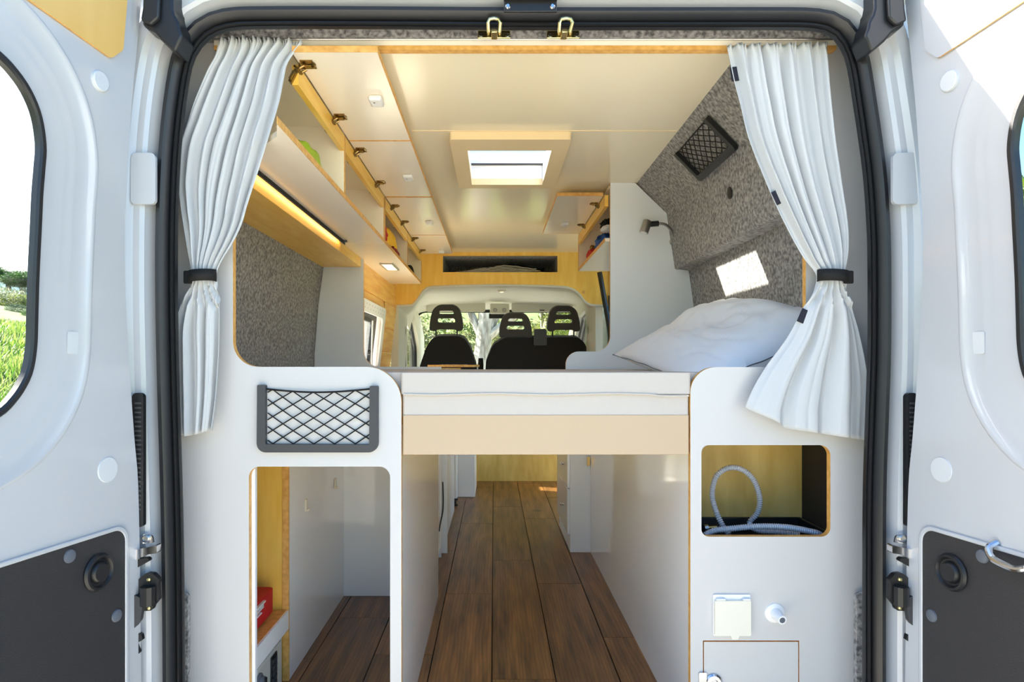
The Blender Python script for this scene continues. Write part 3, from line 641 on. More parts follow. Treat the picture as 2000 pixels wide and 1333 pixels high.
# red bag on the shelf
b = BM(); bmesh.ops.create_cube(b, size=1)
bmesh.ops.subdivide_edges(b, edges=b.edges[:], cuts=9, use_grid_fill=True)
for v in b.verts:
    x, y, z = v.co; x *= 2; y *= 2; z *= 2
    bulge = 1 + .06 * (1 - x * x) * (1 - y * y); zz = z * (.85 + .15 * (1 - x * x) * (1 - y * y)) + .05 * noise.noise(Vector((x * 1.5, y * 1.5, z)))
    v.co = Vector((-.745 + x * .098 * bulge, 1.81 + y * .15 * bulge, .2605 + zz * .043))
    v.co.z = max(.2165, v.co.z)
rb = add('zip_pouch', b, 'red', None, 'red fabric pouch printed with white lines, on the shelf above the safe', 'pouch', sub=1)
for i, (yy, zz, l) in enumerate(((1.815, .288, .10), (1.805, .277, .09), (1.80, .266, .07), (1.83, .283, .04))):
    add('printed_line', bx(-.648, -.6395, yy - l / 2, yy + l / 2, zz - .0018, zz + .0018), 'wplas', rb)

# ---- right rear unit
ru = thing('locker_unit', 'white laminate locker right of the aisle, with a hose cut-out and small hatch', 'cabinet', (.65, 1.6, 0))
out = rp(pxl(EP, [(1348.5, 1484.5), (1705, 1484.5), (1705, 84), (1574, 84), (1574, 717.5, .004), (1348.5, 717.5, .062)]), 12)
h1 = rp(pxl(EP, [(1370, 1049, .018), (1622, 1049, .022), (1622, 870, .026), (1370, 870, .018)]))
h2 = pxl(EP, [(1373, 1470), (1561, 1470), (1561, 1252), (1373, 1252)])
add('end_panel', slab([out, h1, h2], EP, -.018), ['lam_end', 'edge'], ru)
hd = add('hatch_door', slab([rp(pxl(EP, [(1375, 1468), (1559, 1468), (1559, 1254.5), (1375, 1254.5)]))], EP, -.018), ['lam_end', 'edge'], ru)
add('lock', lathe(BM(), [(.001, 0), (.020, 0), (.021, .004), (.017, .008), (.010, .009), (.008, .006), (.001, .006)], EP.mw(*EP.hit(1393, 1333), 0), 20), 'chrome', hd, label='round chrome lock')
p = EP.hit(1364, 1345); q = EP.hit(1384, 1313)
add('strike_plate', slab([rp([(p.x, p.y - .02, .003), (q.x - .006, p.y - .02, .003), (q.x - .006, q.y, .003), (p.x, q.y, .003)])], EP, .006), ['chrome', 'chrome'], ru, bevel=.0015)
add('side_panel', bx(.4875, .504, 1.6185, 3.365, .001, .80), 'lam', ru)
add('compartment_back', bx(.5045, .879, 1.865, 1.877, .40, .80), 'plydull', ru, label='knotty plywood back of the hose compartment')
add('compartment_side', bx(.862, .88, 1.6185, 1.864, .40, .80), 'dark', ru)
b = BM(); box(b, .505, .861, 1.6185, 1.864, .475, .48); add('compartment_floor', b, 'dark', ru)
add('compartment_top', bx(.505, .861, 1.62, 1.864, .785, .795), 'ply', ru)
hb = BACK(1.864)
# black tray & clear hose
ty = thing('black_tray', 'shallow black tray lying under the clear hose', 'tray', (.68, 1.74, .48))
b = BM(); box(b, .51, .855, 1.63, 1.86, .4815, .487)
for a in ((.51, .516, 1.63, 1.86), (.849, .855, 1.63, 1.86), (.516, .849, 1.63, 1.636), (.516, .849, 1.852, 1.86)): box(b, *a, .487, .525 if a[2] > 1.8 or a[1] < .52 or a[0] > .84 else .50)
add('tray_body', b, 'blk', ty, bevel=.003)
def ribbed(pts, r, pitch=.0056):
    path = catmull(pts, 10); L = sum((c - a).length for a, c in zip(path, path[1:])); n = int(L / pitch) * 2
    pp = resamp(path, n); return tube(BM(), pp, [r * (1.0 if i % 2 else .72) for i in range(n)], 10)
ho = thing('clear_hose', 'clear ribbed plastic hose coiled in a loop inside the rear cut-out', 'hose', at(1436, 1030, 1.76))
hp = [at(1376, 1046, 1.66), at(1395, 1037, 1.665), at(1430, 1033, 1.67), at(1480, 1029, 1.675), at(1530, 1030, 1.68), at(1570, 1036, 1.69), at(1600, 1044, 1.70), at(1604, 1055, 1.75)]
lp = [at(1424, 1044, 1.70), at(1412, 1028, 1.72), at(1399, 1000, 1.73), at(1391, 965, 1.745), at(1400, 930, 1.755), at(1425, 914, 1.76), at(1452, 919, 1.765), at(1473, 940, 1.77), at(1484, 975, 1.775), at(1479, 1003, 1.78), at(1464, 1022, 1.785), at(1480, 1036, 1.75), at(1530, 1040, 1.72), at(1560, 1044, 1.715)]
M['hose'] = mat('clear_hose_plastic', S(176, 184, 198), .12, spec=.8, coat=.6)
add('hose_run', ribbed(hp, .0082), 'hose', ho); add('hose_loop', ribbed(lp, .0080), 'hose', ho)
hz = thing('brass_fitting', 'tiny brass hose fitting in the left corner of the black tray', 'fitting', at(1397, 1031, 1.84))
add('fitting_body', tube(BM(), [at(1382, 1031, 1.84), at(1400, 1030, 1.84)], .005, 8), 'brass', hz); add('knurled_cap', tube(BM(), [at(1376, 1032, 1.84), at(1383, 1031, 1.84)], .009, 8), 'alu', hz)
# socket cover, spout
so_ = thing('socket_cover', 'cream square socket cover with a flap on the right end panel', 'socket cover', at(1429, 1200, 1.6))
add('frame', slab([rp(pxl(EP, [(1392, 1241, .003), (1464, 1241, .003), (1464, 1161, .003), (1392, 1161, .003)]))], EP, .005), ['wplas', 'wplas'], so_, bevel=.0015)
add('flap', slab([rp(pxl(EP, [(1393, 1239, .003), (1424, 1239, .002), (1426, 1246, .003), (1438, 1246, .003), (1440, 1239, .002), (1463, 1239, .003), (1463, 1171, .002), (1393, 1171, .002)]))], Fr(EP(0, 0, .005), EP.u, EP.v), .008), ['cplas', 'cplas'], so_, bevel=.002)
for a, c in ((1396, 1414), (1448, 1462)): add('hinge_pin', tube(BM(), [EP(*EP.hit(a, 1169), .010), EP(*EP.hit(c, 1169), .010)], .003, 8), 'wplas', so_)
vv = thing('water_spout', 'small white water spout with a dark opening beside the cream socket cover', 'spout', at(1520, 1205, 1.6))
q = EP.hit(1513, 1198)
add('flange', lathe(BM(), [(.001, 0), (.024, 0), (.023, .003), (.016, .006), (.001, .006)], EP.mw(q.x, q.y, 0), 20), 'wplas', vv)
e0 = EP(q.x, q.y, 0); e1 = EP(q.x + .003, q.y - .004, .036)
add('nozzle', tube(BM(), [e0, e0.lerp(e1, .5), e1], [.015, .0125, .0105], 16), 'wplas', vv); add('opening', tube(BM(), [e1, e1 + (e1 - e0) * .02], .0068, 14), 'stud', vv)

# ---- net pockets
def cords(wd, ht, nx, ny, r, slack, f3):
    bm = BM(); sx = wd / nx; sy = ht / ny
    def P(a, b_):
        a = max(0, min(wd, a)); bb = b_ - slack * .25 * sin(pi * a / wd) * (b_ / ht)
        return f3(a, bb, .004 + .008 * sin(pi * a / wd) * (.4 + .6 * b_ / ht))
    for dirn in (1, -1):
        for k in range(-ny - 2, nx + ny + 3):
            pts = []
            for j in range(0, 16 * ny + 1):
                b_ = j * sy / 16; a = (k + dirn * (b_ / sy) + .3) * sx
                if -1e-6 <= a <= wd + 1e-6: pts.append(P(a, b_))
                else:
                    pass
            if len(pts) > 3: tube(bm, pts[::4] + ([pts[-1]] if (len(pts) - 1) % 4 else []), r, 5)
    for j in range(2):
        tube(bm, [P(wd * i / 16, ht * (1 - .004 * j)) - Vector((0, 0, 0)) for i in range(17)], r * 1.3, 5)
    return bm
np1 = thing('net_pocket', 'wide black-framed net pocket on the white left end panel', 'net pocket', at(622, 883, 1.6))
u = rp(pxl(EP, [(505, 883, .022), (740, 883, .022), (740, 754, .003), (724, 754, .003), (723, 868, .003), (522, 867, .003), (522, 752, .003), (506, 752, .003)]))
add('frame', slab([u], EP, .014), ['dgrey', 'dgrey'], np1, bevel=.004, seg=3)
a0 = EP.hit(522, 867); a1 = EP.hit(723, 760)
add('net', cords(a1.x - a0.x, a1.y - a0.y, 5, 4, .0016, .03, lambda a, b_, c: EP(a0.x + a, a0.y + b_, c)), 'webb', np1)
FS = Fr((.6355, 0, 1.684), (0, -1, 0), (-.0925, 0, .094))     # sloped felt surface; a = -y, b = up the slope
if FS.n.x > 0: sN = -1
else: sN = 1
np2 = thing('net_pocket', 'small black net pocket on the sloping grey felt at upper right', 'net pocket', (.68, 2.1, 1.63))
x0_, x1_ = -2.30, -1.955; h_ = .128; sh = lambda a, b_: (a, b_ - h_)
u = rp([(x0_ , -h_, .018), (x1_ , -h_, .018), (x1_ , .004, .004), (x1_ - .022, .004, .003), (x1_ - .022, -h_ + .024, .006), (x0_ + .020, -h_ + .024, .006), (x0_ + .020, .004, .003), (x0_, .004, .004)])
F2 = Fr(FS(0, 0, .004 * sN), FS.u, FS.v)
add('frame', slab([u], F2, .014 * sN), ['blk', 'blk'], np2, bevel=.004, seg=3)
add('net', cords((x1_ - x0_) - .04, h_ - .022, 7, 4, .0017, .0, lambda a, b_, c: F2(x0_ + .02 + a, -h_ + .022 + b_, c * sN)), 'webb', np2)

# ---- bed
bf = thing('bed_frame', 'cream board bed frame bridging the aisle between both end panels', 'bed frame', (.12, 1.7, .73))
p = EP.hit(787, 889); q = EP.hit(1346, 811)
add('front_board', bx(p.x, q.x, 1.602, 1.62, p.y, q.y), 'bedboard', bf, bevel=.0015)
b = BM(); box(b, -.87, .87, 1.63, 2.79, .803, .822); add('platform', b, 'ply', bf)
add('rear_board', bx(-.2285, .487, 2.77, 2.788, .73, .803), 'bedboard', bf)
def plan_slab(ol, z0, z1, front=0): return slab([ol], Fr((0, 0, z0), (1, 0, 0), (0, 1, 0)), z1 - z0)
xa, xb = EP.hit(786, 0).x, EP.hit(1346.5, 0).x
o1 = rp([(xa, 1.604, .006), (xb, 1.604, .006), (xb, 1.622, 0), (.868, 1.622), (.868, 2.79), (-.868, 2.79), (-.868, 1.622), (xa, 1.622, 0)])
add('lower_cushion', plan_slab(o1, .8235, .8785), ['sheet', 'sheet'], None, 'thin cream lower cushion between the mattress and the bed board', 'cushion', bevel=.004, seg=2)
o1 = rp([(xa - .004, 1.600, .008), (xb + .004, 1.600, .008), (xb + .004, 1.624, 0), (.866, 1.624), (.866, 2.79), (-.866, 2.79), (-.866, 1.624), (xa - .004, 1.624, 0)])
mt = add('mattress', plan_slab(o1, .8795, .931), ['sheet', 'sheet'], None, 'white fitted-sheet mattress lying across the van above the aisle', 'mattress', bevel=.014, seg=4)
add('sheet_hem', tube(BM(), [EP(xa + .002 + (xb - xa - .004) * i / 30, .8795 - .0015 * math.sin(i * .5) - .003 * (i > 26) , .002) for i in range(31)], .0022, 6), 'sheet', mt)
# pillow
NU, NV = 64, 48; b = BM(); top = []; bot = []
A_, B_, C_ = .235, .37, .118
def pil(i, j, s):
    uu = -1 + 2 * i / (NU - 1); vv_ = -1 + 2 * j / (NV - 1)
    x = uu * A_ * (1 - .06 * (1 - abs(vv_) ** 2) * abs(uu)); y = vv_ * B_ * (1 - .06 * (1 - abs(uu) ** 2) * abs(vv_))
    e = max(0, (1 - abs(uu) ** 2.6)) ** .55 * max(0, (1 - abs(vv_) ** 2.6)) ** .55
    wv = noise.noise(Vector((uu * 1.6, vv_ * 1.6, 3 * s))) * .22 + .12 * abs(noise.noise(Vector((uu * 3 + 5, vv_ * 3.5, s)))) - .09 * (1 - min(1, 6 * abs(noise.noise(Vector((uu * 2.2 - vv_ + 2, vv_ * 2.6 + uu, 4)))))) - .10 * max(0, 1 - abs(uu + .35 - .25 * vv_) * 5) + .05 * sin(8 * uu + 4 * vv_)
    return Vector((x, y, s * C_ * e * (.82 + .3 * uu) * (1 + wv * (.9 if s > 0 else .2))))
T_ = [[b.verts.new(pil(i, j, 1)) for j in range(NV)] for i in range(NU)]
Bt = [[(T_[i][j] if i in (0, NU - 1) or j in (0, NV - 1) else b.verts.new(pil(i, j, -1))) for j in range(NV)] for i in range(NU)]
for i in range(NU - 1):
    for j in range(NV - 1):
        b.faces.new((T_[i][j], T_[i + 1][j], T_[i + 1][j + 1], T_[i][j + 1])); b.faces.new((Bt[i][j], Bt[i][j + 1], Bt[i + 1][j + 1], Bt[i + 1][j]))
pmw = Matrix.Translation((.700, 2.10, 1.018)) @ Matrix.Rotation(radians(4), 4, 'Z') @ Matrix.Rotation(radians(-20), 4, 'Y') @ Matrix.Rotation(radians(8), 4, 'X')
pl = add('pillow', b, 'pillow', None, 'plump white pillow leaning on the grey felt wall at the right end of the mattress', 'pillow', smooth=60, mw=pmw)
bd = [pil(i, 0, 1) for i in range(0, NU, 2)] + [pil(NU - 1, j, 1) for j in range(0, NV, 2)] + [pil(i, NV - 1, 1) for i in range(NU - 1, 0, -2)] + [pil(0, j, 1) for j in range(NV - 1, 0, -2)]
add('piping', tube(BM(), [p + Vector((.0, 0, .001 * sin(k * 1.3))) for k, p in enumerate(bd)], .0016, 5, True), 'stud', pl, label='thin grey piped seam', mw=pmw)

# ---- partitions
PR = BACK(2.81)
pr = thing('partition_panel', 'tall white partition at the bed end, right, carrying the reading lamp', 'partition', (.6, 2.81, 0))
o = rp(pxl(PR, [(1105, 780), (1105, 687, .055), (1192, 687, .065), (1192, 357), (1240, 357), (1302, 417), (1318, 525), (1345, 529), (1364, 655), (1368, 780)]), 9)
add('panel', slab([o], PR, -.015), ['lam_matt', 'edge'], pr)
PL = BACK(3.28)
plp = thing('partition_panel', 'white partition at the bed end, left, beside the grey felt', 'partition', (-.75, 3.28, 0))
o = [(-.889, 0), (-.26, 0), (-.26, .94)] + rp([(-.26, .9405), (-.643, .9405, .075), (-.643, 1.472), (-.832, 1.472)], 9)[1:] + [(-.84, 1.43), (-.865, 1.25), (-.885, 1.0)]
add('panel', slab([o], PL, -.015), ['lam_matt', 'edge'], plp)

# ---- overhead lockers
hm_arm = BM(); box(hm_arm, -.036, -.002, -.011, .011, -.005, .004); box(hm_arm, -.032, -.010, -.020, .020, -.003, .002)
hinge_body = mesh(hm_arm, 'hinge_arm', 'brass')
hc = BM(); lathe(hc, [(.001, 0), (.0175, 0), (.0175, -.003), (.013, -.004), (.012, -.001), (.001, -.001)], Matrix.Translation((.022, 0, 0)), 16); box(hc, .006, .036, -.022, .022, -.0025, 0); box(hc, .0, .030, -.008, .008, -.009, 0)
hinge_cup = mesh(hc, 'hinge_cup', 'brass')
hk = BM(); tube(hk, [Vector((-.006, -.011, -.004)), Vector((.004, -.011, -.012)), Vector((.018, -.011, -.004))], .003, 6); tube(hk, [Vector((-.006, .011, -.004)), Vector((.004, .011, -.012)), Vector((.018, .011, -.004))], .003, 6); tube(hk, [Vector((.004, -.016, -.012)), Vector((.004, .016, -.012))], .0035, 6)
hinge_link = mesh(hk, 'hinge_link', 'brass')
def latch_mesh():
    bm = BM(); box(bm, -.018, .018, -.028, .028, -.015, 0); return mesh(bm, 'latch', 'wplas')
latch_me = latch_mesh()
def locker(name, label, sx, y0, y1, dividers, doors, hinges, latches, deep=.84):
    X = lambda v: sx * v
    def B(a, c, *r): return bx(*sorted((X(a), X(c))), *r)
    t = thing(name, label, 'cabinet', (X(.6), (y0 + y1) / 2, 1.474), 'open overhead lockers')
    yn = 1.446 if y0 < 2 else y0
    pl_ = [(X(.472), yn), (X(.472), y1), (X(deep), y1), (X(deep), y0), (X(.56), y0), (X(.50), yn + (y0 - yn) * .55)] if y0 < 2 else [(X(.472), y0), (X(.472), y1), (X(deep), y1), (X(deep), y0)]
    add('bottom_panel', slab([pl_], Fr((0, 0, 1.475), (1, 0, 0), (0, 1, 0)), .014, side=0), 'cream', t)
    add('bottom_edge', B(.4705, .4722, yn, y1, 1.474, 1.490), 'edge', t, label='bare plywood front edge')
    add('top_panel', B(.489, deep - .06, y0, y1, 1.700, 1.712), 'cream', t)
    add('back_panel', B(deep - .09, deep - .08, y0, y1, 1.489, 1.70), 'cream', t)
    add('top_rail', B(.471, .486, y0, y1, 1.624, 1.672), 'plyh', t, label='yellow plywood hinge rail')
    for y in dividers:
        add('divider', B(.4725, deep - .09, y, y + .012, 1.489, 1.70), 'cream', t)
        add('divider_edge', B(.4705, .4725, y, y + .012, 1.489, 1.672), 'edge', t)
    for (a, c) in doors:
        bm = BM(); x0, x1 = sorted((X(.2712), X(.469)))
        box(bm, x0, x1, a, c, 1.676, 1.690)
        for f in bm.faces: f.normal_update()
        d = add('door', bm, 'cream', t)
        add('door_edge', bx(*sorted((X(.2700), X(.2712))), a, c, 1.6755, 1.6905), 'edge', d)
        add('door_edge', bx(x0, x1, a - .0012, a, 1.6755, 1.6905), 'edge', d); add('door_edge', bx(x0, x1, c, c + .0012, 1.6755, 1.6905), 'edge', d)
    for y in hinges:
        mw = Matrix.Translation((X(.473), y, 1.671)) @ (Matrix.Rotation(pi, 4, 'Z') if sx > 0 else Matrix.Identity(4))
        h = add('hinge', hinge_body, None, t, mw=mw @ Matrix.Translation((.0, 0, -.010)) @ Matrix.Rotation(radians(-62), 4, 'Y') @ Matrix.Translation((.0, 0, 0)))
        add('hinge_cup', hinge_cup, None, h, mw=mw @ Matrix.Translation((.004, 0, .005)))
        add('hinge_link', hinge_link, None, h, mw=mw)
    for (px, py) in latches:
        r = abs((px - CX) / (py - CY)); dz = .725; Yl = dz * F / (CY - py); xl = r * dz
        l = add('latch', latch_me, None, t, mw=Matrix.Translation((X(xl), Yl, 1.6755)), bevel=.006, seg=3)
        add('latch_hole', lathe(BM(), [(.001, 0), (.003, 0), (.001, -.0008)], Matrix.Translation((X(xl + .004), Yl - .008, 1.6605)), 8), 'dark', l)
    return t
locker('overhead_locker', 'nearest open overhead locker on the left, above the bed, with two lifted doors', -1, 1.602, 2.857, [2.095, 2.845], [(1.545, 2.150), (2.160, 2.868)], [1.605, 1.944, 2.243, 2.64], [(735, 193), (797, 344)])
locker('overhead_locker', 'farther left open overhead locker above the side window, holding a yellow bag', -1, 2.87, 4.32, [2.87, 3.62, 4.308], [(2.885, 3.715), (3.725, 4.345)], [3.03, 3.364, 3.80, 4.20], [(838, 433), (862, 490)], .80)
locker('overhead_locker', 'open overhead locker at right behind the tall partition, with one lifted door', 1, 2.83, 3.73, [3.716], [(2.86, 3.69)], [2.99, 3.44], [(1103, 436)], .80)
for me in (hinge_body, hinge_cup, hinge_link): pass
# ply light box below the near left locker, with LED strip
lb = add('light_box', bx(-.842, -.653, 1.602, 3.262, 1.4295, 1.4735), 'plyh', None, 'long yellow plywood box running under the nearest left overhead locker', 'shelf box', bevel=.001)
ls = thing('light_strip', 'thin ribbed light strip along the underside of the left locker', 'light strip', (-.65, 2.4, 1.474))
bm = BM(); box(bm, -.638, -.635, 1.61, 2.84, 1.462, 1.4745)
add('channel', bm, 'dgrey', ls)
bm = BM()
for i in range(110): box(bm, -.6352, -.632, 1.62 + i * .011, 1.6245 + i * .011, 1.465, 1.4745)
add('ribs', bm, 'blk', ls, kind='stuff')
add('diodes', bx(-.6395, -.638, 1.62, 2.82, 1.4645, 1.4740), 'led', ls)
add('touch_switch', lathe(BM(), [(.001, 0), (.012, 0), (.012, -.006), (.001, -.008)], Matrix.Translation((-.632, 2.81, 1.4745)), 14), 'blk', ls)
ul = thing('cupboard_lamp', 'flat rectangular lamp under the farther left overhead locker', 'lamp', (-.56, 3.45, 1.474))
q0, q1 = -.59, -.52
add('bezel', slab([rp([(q0, 3.42, .005), (q1, 3.42, .005), (q1, 3.66, .005), (q0, 3.66, .005)]), rp([(q0 + .008, 3.43, .005), (q1 - .008, 3.43, .005), (q1 - .008, 3.65, .005), (q0 + .008, 3.65, .005)])], Fr((0, 0, 1.474), (1, 0, 0), (0, 1, 0)), -.007), ['alu', 'alu'], ul)
add('diffuser', bx(q0 + .008, q1 - .008, 3.43, 3.65, 1.469, 1.4738), 'lampd', ul)

# ---- curtains
def curtain(name, label, Lt, Rt, ytop, ybot, nf, seed, Yc, tie, patches, sgn):
    rnd = random.Random(seed); ph = [rnd.uniform(0, 6.28) for _ in range(8)]
    nu, nv = 150, 90
    def pos(i, j):
        u_ = i / (nu - 1); v_ = j / (nv - 1)
        yt = ytop(u_) ; yb = ybot(u_)
        py = yt + (yb - yt) * v_
        L_, R_ = smooth_tab(Lt, py), smooth_tab(Rt, py); wdt = R_ - L_
        # folds: sharp-edged pleats
        g_ = 1 - math.exp(-max(0, py - ytop(.5)) / 60)
        ns = .35 * noise.noise(Vector((u_ * 2.3, py * .0022, seed))) 
        fv = 0
        ww = u_ + .035 * noise.noise(Vector((u_ * 3, py * .004, seed + 3)))
        below = max(0, min(1, (py - tie) / 60))
        frq = nf * (1 - below) + (nf * .55) * below
        c = (ww * frq + ph[0] + .3 * below * ph[1]) % 1
        fold = (1 - abs(2 * c - 1)); fold = fold * fold * (3 - 2 * fold)
        c2 = (ww * frq * 1.73 + ph[2] + ns) % 1
        fold2 = abs(2 * c2 - 1)
        amp = .0135 + .010 * min(1, abs(py - tie) / 120)
        d = amp * (fold * .9 + fold2 * .45 - .6)
        if abs(py - tie) < 45: d *= .45 + .55 * abs(py - tie) / 45; 
        bulge = .014 * (1 - (2 * u_ - 1) ** 2) * math.exp(-((py - tie) / 90) ** 2)
        # gathered header ruffle
        hd_ = math.exp(-max(0, py - ytop(.5)) / 13)
        d = d * (1 - hd_ * .6) + hd_ * .006 * sin(u_ * nf * 2 * pi * 3.3 + ph[4])
        x = L_ + wdt * u_ + wdt * .012 * sin(2 * pi * frq * u_ + ph[5]) * sin(pi * u_)
        q = at(x, py + hd_ * 2.2 * sin(u_ * nf * 2 * pi * 2.3 + ph[6]), Yc)
        q.y = Yc - d - bulge; return q
    rows = [[pos(i, j) for i in range(nu)] for j in range(nv)]
    o = add(name, loft(rows), 'cloth', None, label, 'curtain', 'white rear curtains', smooth=70)
    s = o.modifiers.new('thickness', 'SOLIDIFY'); s.thickness = .0012; s.offset = 0
    # tie band
    pl_, pr_ = smooth_tab(Lt, tie), smooth_tab(Rt, tie)
    a, c = at(pl_ - 2, tie, Yc), at(pr_ + 2, tie, Yc); mid = (a + c) / 2; hw_ = (c.x - a.x) / 2
    rr = []
    for zz in (-.0135, .0135):
        rr.append([Vector((mid.x + hw_ * cos(t), Yc - .010 + (-.026) * sin(t) , mid.z + zz - .002 * cos(t) * sgn)) for t in [2 * pi * k / 40 for k in range(40)]])
    tb = add('tie_band', loft(rr, None, True), 'webb', o, label='black webbing tie band')
    s = tb.modifiers.new('thickness', 'SOLIDIFY'); s.thickness = .002
    e = a if sgn < 0 else c
    add('tie_end', bx(e.x - .008 - (.006 if sgn < 0 else 0), e.x + .008 + (.006 if sgn > 0 else 0), Yc - .012, Yc - .004, e.z - .017, e.z + .013), 'webb', tb, bevel=.003)
    for (px, py, rot) in patches:
        u0 = (px - smooth_tab(Lt, py)) / (smooth_tab(Rt, py) - smooth_tab(Lt, py))
        j = min(range(nv), key=lambda jj: abs(ytop(u0) + (ybot(u0) - ytop(u0)) * jj / (nv - 1) - py)); i = int(u0 * (nu - 1))
        p0_ = pos(i, j); c3, s3 = cos(radians(rot)), sin(radians(rot)); gp = []
        rws = []
        for aa in range(4):
            rr_ = []
            for bb_ in range(6):
                dx = (-.0095 + .019 * aa / 3); dz = (-.0165 + .033 * bb_ / 5)
                wx, wz = dx * c3 - dz * s3, dx * s3 + dz * c3
                rr_.append(Vector((p0_.x + wx, p0_.y - .0035 , p0_.z + wz)))
            rws.append(rr_)
        pt = add('hook_tape_patch', loft(rws), 'velc', o, label='small dark hook tape patch'); s = pt.modifiers.new('t', 'SOLIDIFY'); s.thickness = .0016
    return o
Ll = [(74, 430), (110, 424), (140, 408), (200, 383), (240, 370), (281, 357), (330, 352), (375, 352), (431, 360), (480, 368), (530, 375), (553, 374), (590, 358), (640, 344), (700, 343), (750, 345), (850, 351)]
Rl = [(74, 588), (84, 592), (110, 574), (128, 563), (160, 556), (200, 548), (260, 530), (338, 506), (400, 486), (440, 474), (478, 455), (515, 432), (535, 424), (553, 424), (590, 430), (640, 431), (700, 430), (780, 425), (845, 416)]
Lr = [(88, 1420), (150, 1432), (205, 1446), (270, 1462), (365, 1500), (440, 1535), (505, 1571), (532, 1592), (553, 1595), (600, 1571), (660, 1540), (715, 1500), (760, 1473), (800, 1456)]
Rr = [(84, 1615), (120, 1618), (170, 1621), (250, 1628), (350, 1641), (450, 1655), (500, 1655), (532, 1650), (553, 1650), (600, 1665), (650, 1680), (740, 1697), (790, 1700), (865, 1700)]
curtain('curtain', 'white cotton curtain tied back on the left side of the opening', Ll, Rl, lambda u: 76 + 6 * u - 4 * sin(pi * u), lambda u: 850 - 6 * u + 3 * sin(5 * u), 7.0, 3, 1.552, 541, [], -1)
curtain('curtain', 'white curtain with three dark tape patches, tied back on the right side', Lr, Rr, lambda u: 87 - 3 * u, lambda u: 796 + 42 * min(1, u / .35) + 24 * max(0, (u - .35) / .65), 6.0, 11, 1.552, 541, [(1437, 140, 8), (1521, 389, 26), (1567, 622, -24)], 1)
rd = add('curtain_wire', tube(BM(), [EP(EP.hit(405, 88).x, EP.hit(0, 88).y, .028), EP(EP.hit(1660, 88).x, EP.hit(0, 88).y, .028)], .002, 6), 'alu', None, 'thin wire carrying both curtains under the felt header', 'curtain wire')

# ---- reading lamp
rl = thing('reading_lamp', 'small metal gooseneck reading lamp on the tall right partition', 'lamp', at(1314, 474, 2.8))
Yr = 2.72
add('neck', tube(BM(), catmull([at(1317, 474, 2.80), at(1313, 455, 2.76), at(1306, 444, 2.74), at(1297, 438, Yr), at(1284, 437, Yr)], 6), .006, 10), 'alu', rl)
add('wall_base', lathe(BM(), [(.001, 0), (.016, 0), (.016, .008), (.008, .018), (.001, .018)], BACK(2.8095).mw(at(1316, 472, 2.8).x, at(0, 472, 2.8).z, 0), 16), 'alu', rl)
add('joint', tube(BM(), [at(1286, 437, Yr), at(1270, 438, Yr)], .0115, 12), 'blk', rl)
h0, h1_ = at(1265, 432, Yr), at(1257, 455, Yr - .005); dd = h1_ - h0
add('lamp_head', tube(BM(), [h0 - dd * .05, h0, h0 + dd * .05, h1_ - dd * .03, h1_], [.012, .017, .0185, .0185, .017], 20), 'alu', rl); add('bulb_face', tube(BM(), [h1_, h1_ + dd * .02], .014, 16), 'wplas', rl)

# ---- beyond the bed: kitchen side (left)
ku = thing('kitchen_unit', 'white kitchen unit with worktop along the left wall beyond the bed', 'kitchen unit', (-.45, 3.74, 0))
add('body', bx(-.662, -.262, 3.365, 4.12, .001, .90), 'lam_matt', ku); add('end_panel', bx(-.300, -.2355, 3.350, 3.365, .001, .90), 'lam_matt', ku)
add('worktop', slab([rp([(-.665, 3.30), (-.30, 3.30, .05), (-.21, 3.5, .05), (-.21, 4.3, .08), (-.665, 4.3)])], Fr((0, 0, .905), (1, 0, 0), (0, 1, 0)), .026), ['cream', 'edge'], ku)
for a, c in ((3.37, 3.74), (3.745, 4.115)):
    d = add('door', bx(-.262, -.246, a, c, .05, .88), 'lam_matt', ku); add('handle', bx(-.246, -.238, c - .05, c - .03, .55, .70), 'chrome', d, bevel=.002)
fb = thing('fridge_box', 'white appliance housing with a black cable, left of the aisle behind the storage unit', 'appliance', (-.42, 3.0, 0))
add('housing', bx(-.60, -.266, 2.76, 3.335, .03, .78), 'wplas', fb, bevel=.02, seg=3)
cbp = catmull([at(863, 942, 3.3), at(864, 975, 3.3), at(863, 1000, 3.3), at(859, 1020, 3.25), at(856, 1038, 3.2)], 5)
add('cable', tube(BM(), [p + Vector((.004, 0, 0)) for p in cbp], .0035, 6), 'blk', fb)
tl = thing('table_leg_post', 'thin white table leg post with a black foot beyond the kitchen unit', 'table leg', (-.262, 4.49, 0))
add('post', tube(BM(), [Vector((-.262, 4.49, .05)), Vector((-.262, 4.49, .88))], .0155, 14), 'wplas', tl)
add('foot', lathe(BM(), [(.001, 0), (.017, 0), (.018, .006), (.008, .012), (.008, .03), (.019, .036), (.019, .05), (.001, .05)], Matrix.Translation((-.262, 4.49, .001)), 14), 'blk', tl)
tb = add('table_board', plan_slab(rp([(-.40, 4.0), (-.115, 4.0, .03), (-.095, 4.5, .06), (-.40, 4.5)]), .9365, .950), ['ply', 'edge'], None, 'pale plywood board lying flat just below the seats, left', 'board')
add('inlay', plan_slab(rp([(-.33, 4.03, .01), (-.17, 4.03, .01), (-.17, 4.25, .01), (-.33, 4.25, .01)]), .95, .953), ['felt', 'felt'], tb)
sb = thing('seat_box', 'white box at the foot of the left cab seat, beside the plywood panel', 'box', (-.2, 4.9, 0))
add('body', bx(-.262, -.137, 4.77, 5.2, .001, .62), 'lam_matt', sb, bevel=.003); add('lid', bx(-.266, -.133, 4.765, 5.2, .62, .64), 'lam_matt', sb)
fpn = add('step_panel', bx(-.40, .60, 5.436, 5.455, -.012, .55), 'plydull', None, 'knotty plywood panel closing the far end of the aisle floor', 'panel')
